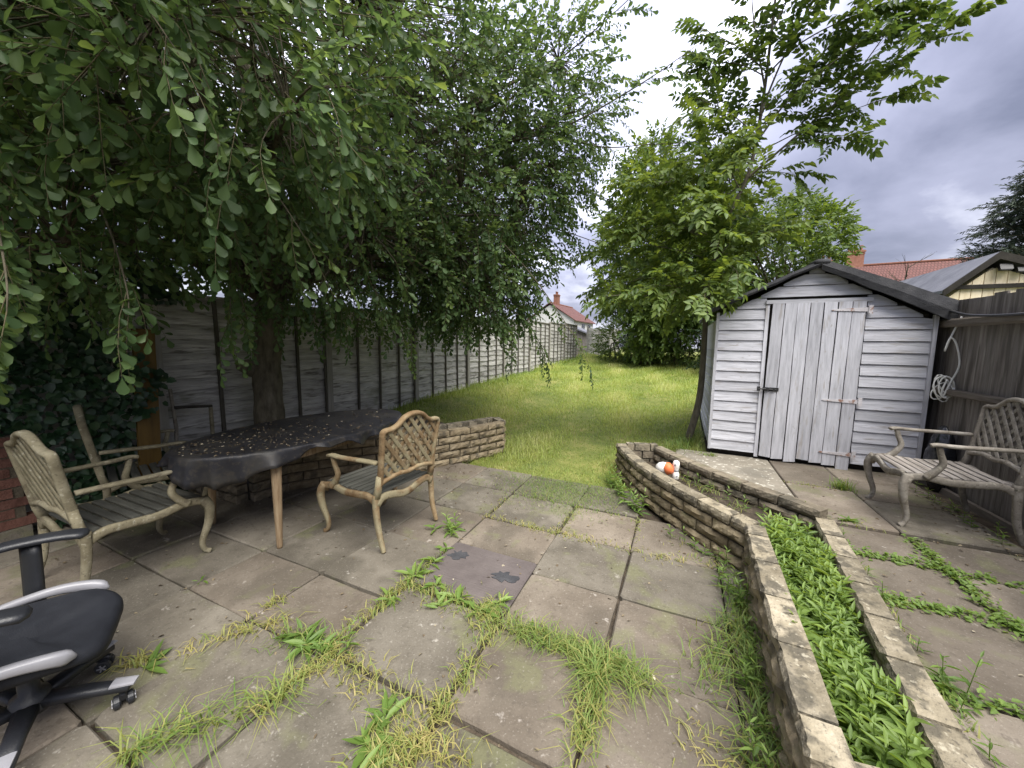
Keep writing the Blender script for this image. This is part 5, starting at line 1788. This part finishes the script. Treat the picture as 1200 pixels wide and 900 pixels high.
def simple_tree(name, label, base, vols, lm, tset, seed, trunk_r=.14, trunks=1, th=2.0, zmin=0.6, bmat='bark', group=None, bright=0.0, step=110, shell=0.55):
    base = Vector(base)
    t = tag(empty(name, base), label, 'tree', group)
    r = random.Random(seed)
    m_ = MB()
    forks = []
    for k in range(trunks):
        off = Vector((r.uniform(-.5, .5), r.uniform(-.3, .3), 0)) * (trunks > 1) * 1.6
        p1 = base + off + Vector((r.uniform(-.2, .2), r.uniform(-.2, .2), th))
        pts = bez(base + off, base + off + Vector((r.uniform(-.15, .15), 0, th * .5)), p1, 6)
        m_.tube(pts, [trunk_r * (1 - .5 * i / 6) for i in range(7)], 9)
        forks.append(p1)
    fol = Foliage(seed, tset, stem_r=.006)
    for (c, rad, cnt) in vols:
        c = np.array(c); rad = np.array(rad)
        for _ in range(max(2, cnt // step)):
            tip = Vector(c + in_ell(r) * .6 * rad)
            fk = r.choice(forks)
            limb(m_, fk, fk.lerp(tip, .5) + Vector((0, 0, .4)), tip, trunk_r * .4, .012, 6, 5)
        for _ in range(cnt):
            v = in_ell(r); l = np.linalg.norm(v); v = v / l * l ** shell
            p = c + v * rad
            # break the outline into clumps
            w = math.sin(2.3 * p[0] + seed) + math.sin(2.1 * p[1] + 1.3) + math.sin(2.6 * p[2] + .7 * seed)
            if w < -1.2 and l > .5: continue
            p = p + v * rad * 0.06 * w
            if p[2] < zmin: continue
            d = v + np.array([r.gauss(0, .5), r.gauss(0, .5), r.gauss(.0, .45)])
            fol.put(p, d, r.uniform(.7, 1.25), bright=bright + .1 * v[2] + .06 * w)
    tr = m_.build('trunk', M[bmat], t, True); tr.location = -base
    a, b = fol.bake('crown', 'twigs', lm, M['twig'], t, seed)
    a.location = -base; b.location = -base
    return t


big = twigset(51, 6, 12, .55, .165, 'ovate', droop=.2)
simple_tree('garden_tree', 'tall bright green leafy tree at the far end of the lawn', (-1.5, 16.5, .7), [((-1.5, 16.5, 5.2), (1.9, 1.8, 4.0), 2300), ((-0.1, 16.2, 4.2), (1.6, 1.5, 2.8), 1300)], M['leaf_bush'], big, 61, trunks=2, th=2.2, bright=.05)
simple_tree('garden_tree', 'rounded green tree rising behind the shed roof', (3.2, 17.5, .3), [((3.1, 17.5, 4.6), (2.2, 2.0, 2.3), 1800), ((1.0, 16.8, 5.0), (1.6, 1.5, 3.5), 1500)], M['leaf_bush'], big, 62, trunks=1, th=2.4, bright=-.02)
bush = twigset(52, 6, 11, .45, .11, 'ovate', droop=.15)
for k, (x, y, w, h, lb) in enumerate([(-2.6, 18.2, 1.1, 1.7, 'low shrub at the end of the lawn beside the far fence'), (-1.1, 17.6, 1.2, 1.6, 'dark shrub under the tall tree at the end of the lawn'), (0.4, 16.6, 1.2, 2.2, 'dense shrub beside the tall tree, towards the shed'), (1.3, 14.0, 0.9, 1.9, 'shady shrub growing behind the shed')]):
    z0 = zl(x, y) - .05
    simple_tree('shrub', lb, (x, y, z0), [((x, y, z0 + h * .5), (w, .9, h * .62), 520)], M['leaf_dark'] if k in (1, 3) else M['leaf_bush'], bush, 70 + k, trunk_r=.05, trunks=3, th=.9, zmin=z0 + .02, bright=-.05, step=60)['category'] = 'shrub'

# conifer at the right
con = tag(empty('conifer_tree', (10.5, 17.5, -.14)), 'big dark conifer beyond the outbuilding roof', 'tree')
m_ = MB(); m_.tube([(0, 0, 0), (0, 0, 4), (.1, 0, 7.5)], [.28, .2, .03], 9); m_.build('trunk', M['bark'], con, True)
r = random.Random(15)
fol = Foliage(15, twigset(53, 6, 30, .62, .12, 'lance', droop=.12, ang=38), stem_r=.006)
br_ = MB()
for k in range(210):
    z = r.uniform(1.4, 7.4)
    L = (3.2 * max(.02, 1 - (z / 7.6)) ** .5) * r.uniform(.75, 1.1)
    a = r.uniform(0, 6.283)
    tip = Vector((math.cos(a) * L, math.sin(a) * L, z + .12 * L - .1))
    P = bez((0, 0, z), (math.cos(a) * L * .5, math.sin(a) * L * .5, z - .05), tip, 7)
    br_.tube(P, [.03 - .026 * i / 7 for i in range(8)], 4, False)
    for i in range(2, 8):
        for s_ in range(4):
            d = np.array((tip - Vector((0, 0, z))).normalized()) + np.array([r.gauss(0, .6), r.gauss(0, .6), r.gauss(.1, .4)])
            fol.put(np.array(P[i]) + np.array([r.gauss(0, .1), r.gauss(0, .1), r.gauss(0, .05)]), d, r.uniform(.7, 1.2))
br_.build('branches', M['bark'], con)
fol.bake('crown', 'twigs', M['leaf_conifer'], M['twig'], con, 15)

# bare little tree before the red roof
bare = tag(empty('bare_tree', (8.1, 20.5, -.14)), 'leafless thin tree in front of the far red roof', 'tree')
m_ = MB(); r = random.Random(12)
m_.tube(spline([(0, 0, 0), (0.05, 0, 2.2), (-.05, 0, 4.0), (0, 0, 5.0)], 4), [.06 - .045 * i / 12 for i in range(13)], 6)
for k in range(13):
    z = r.uniform(3.0, 4.9); a = r.uniform(0, 6.283); L = r.uniform(.6, 1.3)
    P = spline([(0, 0, z), (math.cos(a) * L * .5, math.sin(a) * L * .3, z + .25), (math.cos(a) * L, math.sin(a) * L * .6, z + L * r.uniform(.5, .9))], 4)
    m_.tube(P, [.02 - .015 * i / 8 for i in range(9)], 4, False)
    for q_ in range(3):
        p = P[4 + q_]; b2 = a + r.uniform(-1.2, 1.2); l2 = L * .35
        m_.tube([p, p + Vector((math.cos(b2) * l2, math.sin(b2) * l2 * .5, l2 * .8))], [.008, .003], 3, False)
m_.build('trunk', M['bark'], bare)

# ivy over the near end of the left fence
ivy = tag(empty('ivy', (-4.5, 0.6, 0)), 'dense dark ivy covering the fence behind the brick wall', 'ivy')
g = np.random.default_rng(3); r = random.Random(33)
P, D, L = [], [], []
while len(P) < 7000:
    y, z = r.uniform(-1.6, 1.95), r.uniform(0.05, 2.25)
    edge = 1.62 + .12 * math.sin(7 * z) + (0.14 if z < .5 else 0) - 0.25 * smooth01((z - 1.3) / .6) + (.5 if z > 1.85 else 0)
    if y > edge: continue
    th = 0.13 + .10 * math.sin(3.1 * y + 2 * z) + .07 * math.sin(5 * z - 2 * y)
    x = r.uniform(0.0, max(.05, th)) + .08
    if y < 1.0 and z < .80: continue
    P.append((-4.5 + x + .5 - .5, y, z)); D.append((r.uniform(.1, .8), r.gauss(0, .7), r.uniform(-1, -.1))); L.append(r.uniform(.035, .078))
V, F, Rv = leaves_at(P, D, L, 'broad', 9, upv=(1.0, 0, .35), rollj=.7)
o = link('foliage', quad_mesh('foliage', V, F, Rv), M['leaf_ivy'], ivy); o.location = (4.5, -.6, 0)
m_ = MB()
for k in range(14):
    y = r.uniform(-1.4, 1.5)
    m_.tube(spline([(-4.53, y, 0.0), (-4.52, y + r.uniform(-.15, .15), .7), (-4.51, y + r.uniform(-.3, .3), 1.4), (-4.51, y + r.uniform(-.4, .4), 2.0)], 4), .008, 4, False)
o = m_.build('stems', M['bark'], ivy); o.location = (4.5, -.6, 0)

# ------------------------------------------------------------------ grass and weeds
g = np.random.default_rng(17)


def lawn_ok(x, y):
    if y < 3.55 + .22 * math.sin(3 * x) + .1 * math.sin(9 * x): return False
    if inpoly(x, y, BED): return False
    if x < FX + .06 or x > 2.9: return False
    if x > .30 and 4.9 < y < 7.35: return False
    if x > -0.62 and y < 4.62 - 0.25 * smooth01((-.2 - x) / .4) and not (x > -0.05 and y > 4.62): return False
    if x > 0.25 and y < 5: return False
    return True


pts, hts, rvs = [], [], []
tries = 0
while len(pts) < 105000 and tries < 400000:
    tries += 1
    u = g.random()
    y = 3.4 + 18.6 * u ** 1.9
    x = g.uniform(-4.6, 2.6)
    if not lawn_ok(x, y): continue
    n_ = math.sin(2.1 * x + 1.3 * y) + math.sin(3.7 * x - 2.2 * y + 1) + math.sin(.9 * y + 5.1 * x)
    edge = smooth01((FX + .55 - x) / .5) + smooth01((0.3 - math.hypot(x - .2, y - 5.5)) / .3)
    thin = y < 4.35 + .2 * math.sin(4 * x)
    if thin and g.random() < .45: continue
    far = 1 + .07 * max(0, y - 5)
    h = (0.058 + 0.018 * n_ + .10 * edge * g.random()) * g.uniform(.5, 1.6)
    if g.random() < .02: h += .06
    if thin: h *= .7
    pts.append((x, y, zl(x, y) - .004)); hts.append(max(.02, h) * far)
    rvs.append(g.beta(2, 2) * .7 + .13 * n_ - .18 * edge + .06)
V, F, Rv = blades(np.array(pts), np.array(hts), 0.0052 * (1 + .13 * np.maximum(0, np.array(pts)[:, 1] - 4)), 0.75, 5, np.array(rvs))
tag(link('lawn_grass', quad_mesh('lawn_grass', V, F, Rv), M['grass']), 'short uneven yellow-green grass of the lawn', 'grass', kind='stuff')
tag(lawn, kind='structure')
# mown clippings drifting over the first slabs
cp = []
while len(cp) < 5200:
    x, y = g.uniform(-1.9, -0.45), g.uniform(2.95, 4.3)
    w = math.exp(-((x + 1.0) / .55) ** 2 - ((y - 3.62) / .36) ** 2)
    if g.random() < w: cp.append((x, y, .004 + (0 if y < 3.8 else max(0, zl(x, y)))))
V, F, Rv = blades(np.array(cp), g.uniform(.012, .035, len(cp)), .003, 1.3, 6, g.beta(2, 2, len(cp)) * .6)
tag(link('grass_clippings', quad_mesh('grass_clippings', V, F, Rv), M['grass_weed']), 'thin spread of cut grass where the lawn meets the slabs', 'grass', kind='stuff')


def weed_line(a, b, n, h, straw, wid=.05, z=0.0, lean=.9):
    n = int(n * .42)
    h = h * .76
    lean = lean * 1.15
    P = []
    cl_ = g.random(max(3, n // 14))
    for _ in range(n):
        t = g.random() if g.random() < .3 else float(np.clip(g.choice(cl_) + g.normal(0, .02), 0, 1))
        P.append((a[0] + (b[0] - a[0]) * t + g.normal(0, wid * .5), a[1] + (b[1] - a[1]) * t + g.normal(0, wid * .5), z - .01))
    P = np.array(P)
    return blades(P, g.uniform(.5, 1.2, n) * h, g.uniform(.0035, .0075, n), lean, int(g.integers(1e6)), g.beta(2, 2, n) * .6 + straw * .8)


def rosette(c, n, L, z=0.0, flat=.35, shape='lance', br=0.3):
    P, D, Ls = [], [], []
    for k in range(n):
        a = g.uniform(0, 6.283)
        P.append((c[0] + g.normal(0, .012), c[1] + g.normal(0, .012), z + g.uniform(0, .02)))
        D.append((math.cos(a), math.sin(a), g.uniform(flat * .2, flat * 2)))
        Ls.append(L * g.uniform(.5, 1.15))
    return leaves_at(P, D, Ls, shape, int(g.integers(1e6)), rv=g.beta(2, 2, n) * .6 + br)


def sprig(c, h, n, L, z=0.0, br=.35, shape='lance'):
    """upright stem with whorls of leaves"""
    P, D, Ls = [], [], []
    dx, dy = g.normal(0, .12), g.normal(0, .12)
    for k in range(n):
        t = (k + 1) / n
        a = k * 2.4 + g.uniform(-.4, .4)
        P.append((c[0] + dx * h * t, c[1] + dy * h * t, z + h * t * g.uniform(.9, 1.05)))
        D.append((math.cos(a), math.sin(a), .25 + .9 * t ** 2))
        Ls.append(L * (1.15 - .6 * t) * g.uniform(.75, 1.2))
    V, F, Rv = leaves_at(P, D, Ls, shape, int(g.integers(1e6)), rv=np.clip(np.linspace(.1, .6, n) + br - .2 + g.normal(0, .12, n), 0, 1))
    w = .0022
    sv = np.array([(c[0] - w, c[1], z - .02), (c[0] + w, c[1], z - .02), (c[0] + dx * h + w * .5, c[1] + dy * h, z + h), (c[0] + dx * h - w * .5, c[1] + dy * h, z + h), (c[0], c[1] - w, z - .02), (c[0], c[1] + w, z - .02), (c[0] + dx * h, c[1] + dy * h + w * .5, z + h), (c[0] + dx * h, c[1] + dy * h - w * .5, z + h)])
    return merge([(V, F, Rv), (sv, np.array([(0, 1, 2, 3), (4, 5, 6, 7)]), np.full(8, .35))])


def weed_thing(name, label, cat, c, grass=None, leaf=None, group=None):
    o = tag(empty(name, (c[0], c[1], c[2] if len(c) > 2 else 0)), label, cat, group)
    if grass:
        V, F, Rv = merge(grass); x = link('grass_blades', quad_mesh('grass_blades', V, F, Rv), M['grass_weed'], o); x.location = -o.location; x['kind'] = 'stuff'
    if leaf:
        V, F, Rv = merge(leaf); x = link('leaves', quad_mesh('leaves', V, F, Rv), M['leaf_weed'], o); x.location = -o.location; x['kind'] = 'stuff'
    return o


# grassy joints of the patio
weed_thing('weed_strip', 'straw-yellow grass strip in the slab joint running towards the middle planter', 'weeds', (-.8, 2.72), [weed_line((-1.5, 2.74), (-.85, 2.70), 420, .05, .42, .06), weed_line((-.9, 2.70), (0.1, 2.71), 700, .055, .40, .07), weed_line((-.82, 2.75), (-.80, 3.3), 320, .05, .25, .06), weed_line((-.26, 2.75), (-.25, 3.25), 120, .05, .3, .05)])
weed_thing('weed_strip', 'sparse grass joint at the edge of the cut grass', 'weeds', (-.9, 3.3), [weed_line((-1.5, 3.32), (-.3, 3.28), 700, .05, .15, .09), weed_line((-1.48, 2.8), (-1.48, 3.5), 200, .04, .35, .06)])
weed_thing('weed_clump', 'thick green and straw weed clump below the lilac slab', 'weeds', (-1.0, 1.70), [weed_line((-1.45, 1.72), (-.82, 1.66), 900, .085, .22, .10), weed_line((-.95, 1.75), (-.85, 1.60), 420, .09, .30, .12), weed_line((-.82, 1.6), (-.82, 1.2), 420, .08, .30, .08)],
           [rosette((-1.30, 1.76), 10, .10), rosette((-1.12, 1.70), 12, .11), rosette((-.95, 1.68), 12, .12), rosette((-.88, 1.78), 9, .09, br=.5), rosette((-1.18, 1.62), 9, .10)])
weed_thing('weed_strip', 'weedy joint with dandelions climbing from the patio centre towards the brown armchair', 'weeds', (-1.48, 1.5), [weed_line((-1.49, 1.15), (-1.48, 1.75), 700, .075, .32, .07), weed_line((-1.48, 1.75), (-1.48, 2.1), 180, .07, .2, .05)],
           [rosette((-1.47, 1.55), 12, .12), rosette((-1.49, 1.78), 12, .12), rosette((-1.47, 1.95), 10, .10), rosette((-1.5, 2.12), 8, .09)])
weed_thing('weed_clump', 'bushy green weed growing beside the rear leg of the brown armchair', 'weeds', (-1.62, 2.36), None, [sprig((-1.62, 2.36), .16, 14, .075, br=.45), sprig((-1.58, 2.40), .13, 12, .07, br=.45), rosette((-1.60, 2.37), 12, .12, br=.4), rosette((-1.72, 2.33), 4, .1, br=.2), sprig((-1.55, 2.3), .09, 9, .06, br=.4)])
weed_thing('weed_clump', 'ferny dark green weed clump at the crossing of wide slab joints', 'weeds', (-1.62, 1.12), [weed_line((-1.75, 1.10), (-1.4, 1.14), 320, .10, .1, .10), weed_line((-1.48, 1.12), (-1.15, 1.08), 620, .085, .42, .10)],
           [rosette((-1.68, 1.14), 18, .11, br=.05), rosette((-1.60, 1.10), 16, .12, br=.05), rosette((-1.52, 1.13), 14, .10, br=.15), sprig((-1.40, 1.16), .14, 12, .06)])
weed_thing('weed_clump', 'broad-leaved dock and straw grass clump in the nearest slab crossing', 'weeds', (-.98, .95), [weed_line((-1.0, 1.12), (-.85, .75), 700, .10, .30, .10), weed_line((-.88, .95), (-.62, .98), 460, .10, .45, .09), weed_line((-.82, 1.2), (-.84, .9), 350, .08, .35, .07)],
           [rosette((-1.0, 1.0), 11, .12, br=.1), rosette((-.97, .9), 12, .13, br=.1), rosette((-.92, .80), 9, .12, br=.2), rosette((-.99, .95), 9, .08, br=.2)])
weed_thing('weed_clump', 'long-bladed bright grass tuft lying across the central slab crossing', 'weeds', (-.3, 1.64), [weed_line((-.72, 1.66), (-.2, 1.63), 1300, .12, .12, .07, lean=1.1), weed_line((-.3, 1.66), (-.05, 1.60), 520, .15, .15, .05, lean=1.2), weed_line((-.28, 1.62), (-.25, 1.15), 700, .11, .22, .06, lean=1.1), weed_line((-.30, 1.56), (-.22, 1.50), 420, .17, .12, .05, lean=1.2)],
           [rosette((-.62, 1.68), 6, .1, br=.1), rosette((-.2, 1.72), 6, .07, br=.0)])
weed_thing('weed_strip', 'flattened dry grass strip between slabs near the office chair', 'weeds', (-2.0, 1.0), [weed_line((-2.3, .62), (-1.85, 1.18), 360, .09, .45, .05, lean=1.3), weed_line((-2.06, .75), (-2.05, 1.3), 200, .07, .4, .05, lean=1.3)], [rosette((-2.15, .72), 9, .11, br=.1), rosette((-2.62, 1.16), 5, .06, br=.1)])
weed_thing('weed_strip', 'pale long grass lying along the joint in front of the office chair', 'weeds', (-1.5, .7), [weed_line((-1.75, .50), (-1.42, .92), 520, .16, .12, .05, lean=1.35), weed_line((-1.5, .75), (-1.44, 1.05), 260, .09, .35, .05, lean=1.2)])
# weeds along the foot of the middle planter
gp, lp = [], []
gp.append(weed_line((.36, 1.1), (.44, 2.5), 2100, .17, .05, .10, lean=.9))
gp.append(weed_line((.20, 1.7), (.38, 2.3), 700, .14, .10, .12, lean=.9))
gp.append(weed_line((.10, 1.5), (.35, 1.25), 420, .08, .45, .12, lean=1.1))
for k in range(26):
    lp.append(sprig((.40 + g.normal(0, .05) - .02, g.uniform(1.15, 2.65)), g.uniform(.08, .22), 10, .06, br=.3))
weed_thing('weed_clump', 'overgrown grass and weeds at the foot of the straight planter wall', 'weeds', (.38, 1.9), gp, lp)
lp = []
for k in range(14):
    t = g.random()
    lp.append(sprig((-.58 + .36 * t + g.normal(0, .03) - .05, 4.0 - .68 * t), g.uniform(.10, .22), 12, .085, br=.35))
weed_thing('weed_clump', 'leafy green weed growing against the curved planter wall', 'weeds', (-.35, 3.55), None, lp)
weed_thing('weed_clump', 'small leafy weeds at the inner bend of the planter wall', 'weeds', (.15, 2.85), [weed_line((-.05, 3.0), (.38, 2.7), 200, .07, .3, .1)], [sprig((.05 + .06 * k + g.normal(0, .02), 3.02 - .05 * k), g.uniform(.06, .13), 8, .06, br=.35) for k in range(6)])
# leafy planting filling the middle planter
lp = []
for k in range(260):
    y = g.uniform(1.40, 3.22)
    x0, x1 = .53 - .03 * (3 - y), .775 + .095 * (y - 1.4)
    x = g.uniform(x0 + .02, x1 - .02)
    if y > 2.85 and x < .45 + (y - 2.7) * .55: continue
    cl = math.sin(9 * x + 5 * y) + math.sin(7 * y - 11 * x)
    lp.append(sprig((x, y), g.uniform(.09, .17) + .025 * cl, 13, .088 + .012 * cl + g.normal(0, .008), z=.13, br=.34 + .09 * cl))
V, F, Rv = merge(lp)
tag(link('planter_greenery', quad_mesh('planter_greenery', V, F, Rv), M['leaf_weed']), 'fresh green leafy plants packed into the middle planter', 'plants', kind='stuff')
weed_thing('weed_clump', 'scraggy weeds in the narrow empty end of the middle planter', 'weeds', (.35, 3.65, .14), [weed_line((.0, 4.1), (.6, 3.4), 220, .14, .2, .10, z=.14)], [sprig((.1 + .11 * k, 3.98 - .12 * k), g.uniform(.08, .16), 8, .06, z=.14, br=.2) for k in range(6)])
# creeping weeds in the terrace joints
lp = []
for (a, b, n) in (((1.50, 1.3), (1.49, 3.35), 900), ((1.0, 2.94), (1.5, 2.94), 260), ((.98, 2.45), (1.5, 2.45), 300), ((1.5, 2.40), (2.1, 2.42), 160), ((.95, 1.84), (1.5, 1.84), 220), ((1.5, 2.9), (2.1, 2.92), 180)):
    P, D, L = [], [], []
    for _ in range(n):
        t = g.random()
        P.append((a[0] + (b[0] - a[0]) * t + g.normal(0, .028), a[1] + (b[1] - a[1]) * t + g.normal(0, .028), TZ + abs(g.normal(0, .014))))
        q = g.uniform(0, 6.283); D.append((math.cos(q), math.sin(q), g.uniform(0, .8))); L.append(g.uniform(.015, .038))
    lp.append(leaves_at(P, D, L, 'ovate', int(g.integers(1e6)), rv=g.beta(2, 2, n) * .6 + .3))
weed_thing('weed_strip', 'creeping light green weeds filling the joints of the terrace', 'weeds', (1.5, 2.4, TZ), [weed_line((1.0, 2.46), (1.3, 2.46), 200, .06, .2, .06, z=TZ)], lp)
weed_thing('weed_strip', 'thin line of grass and leaves along the outer edge of the planter coping', 'weeds', (1.0, 2.3, TZ), [weed_line((1.08, 3.25), (.95, 1.4), 260, .07, .2, .02, z=TZ)], [sprig((1.08 - .13 * t_ , 3.2 - 1.8 * t_), g.uniform(.05, .11), 8, .045, z=TZ, br=.2) for t_ in (.05, .12, .3, .42, .63, .8, .9)])
weed_thing('weed_clump', 'leafy upright weed in the near terrace joint beside the planter', 'weeds', (1.05, 1.82, TZ), None, [sprig((1.03, 1.84), .17, 12, .065, z=TZ, br=.15), sprig((1.0, 1.9), .11, 9, .06, z=TZ, br=.2), sprig((1.24, 1.83), .11, 10, .05, z=TZ, br=.4), rosette((1.0, 1.86), 8, .08, z=TZ, br=.2)])
weed_thing('weed_clump', 'spiky green grass tuft in front of the grey armchair leg', 'weeds', (1.42, 4.28, TZ), [weed_line((1.40, 4.30), (1.46, 4.26), 420, .15, .05, .06, z=TZ, lean=.6), weed_line((1.0, 4.27), (1.4, 4.27), 260, .04, .3, .05, z=TZ)])
weed_thing('weed_clump', 'low dark rosette weed between the terrace slabs by the planter bend', 'weeds', (1.2, 3.44, TZ), [weed_line((.95, 3.5), (1.4, 3.42), 260, .06, .15, .07, z=TZ)], [rosette((1.22, 3.46), 16, .09, z=TZ, br=.05), rosette((1.0, 3.5), 8, .06, z=TZ), sprig((.93, 3.42), .12, 8, .05, z=TZ, br=.2)])
weed_thing('weed_clump', 'weeds and yellow leaves along the gravel board under the armchair', 'weeds', (2.05, 3.9, TZ), [weed_line((2.08, 3.4), (2.14, 4.7), 200, .06, .3, .05, z=TZ - .03)], [sprig((2.05 + g.normal(0, .04), 3.5 + .12 * k), g.uniform(.05, .12), 8, .055, z=TZ, br=.3) for k in range(9)])
# tall grass round the ash stem and the shed corner, and along the left fence
weed_thing('weed_clump', 'tall lush grass round the ash stem at the shed corner', 'weeds', (.18, 5.4, zl(.18, 5.4)), [weed_line((.0, 5.0), (.30, 6.2), 1500, .20, -.02, .16, z=.2, lean=.8), weed_line((.25, 4.85), (.42, 4.92), 260, .10, .1, .06, z=.19)])
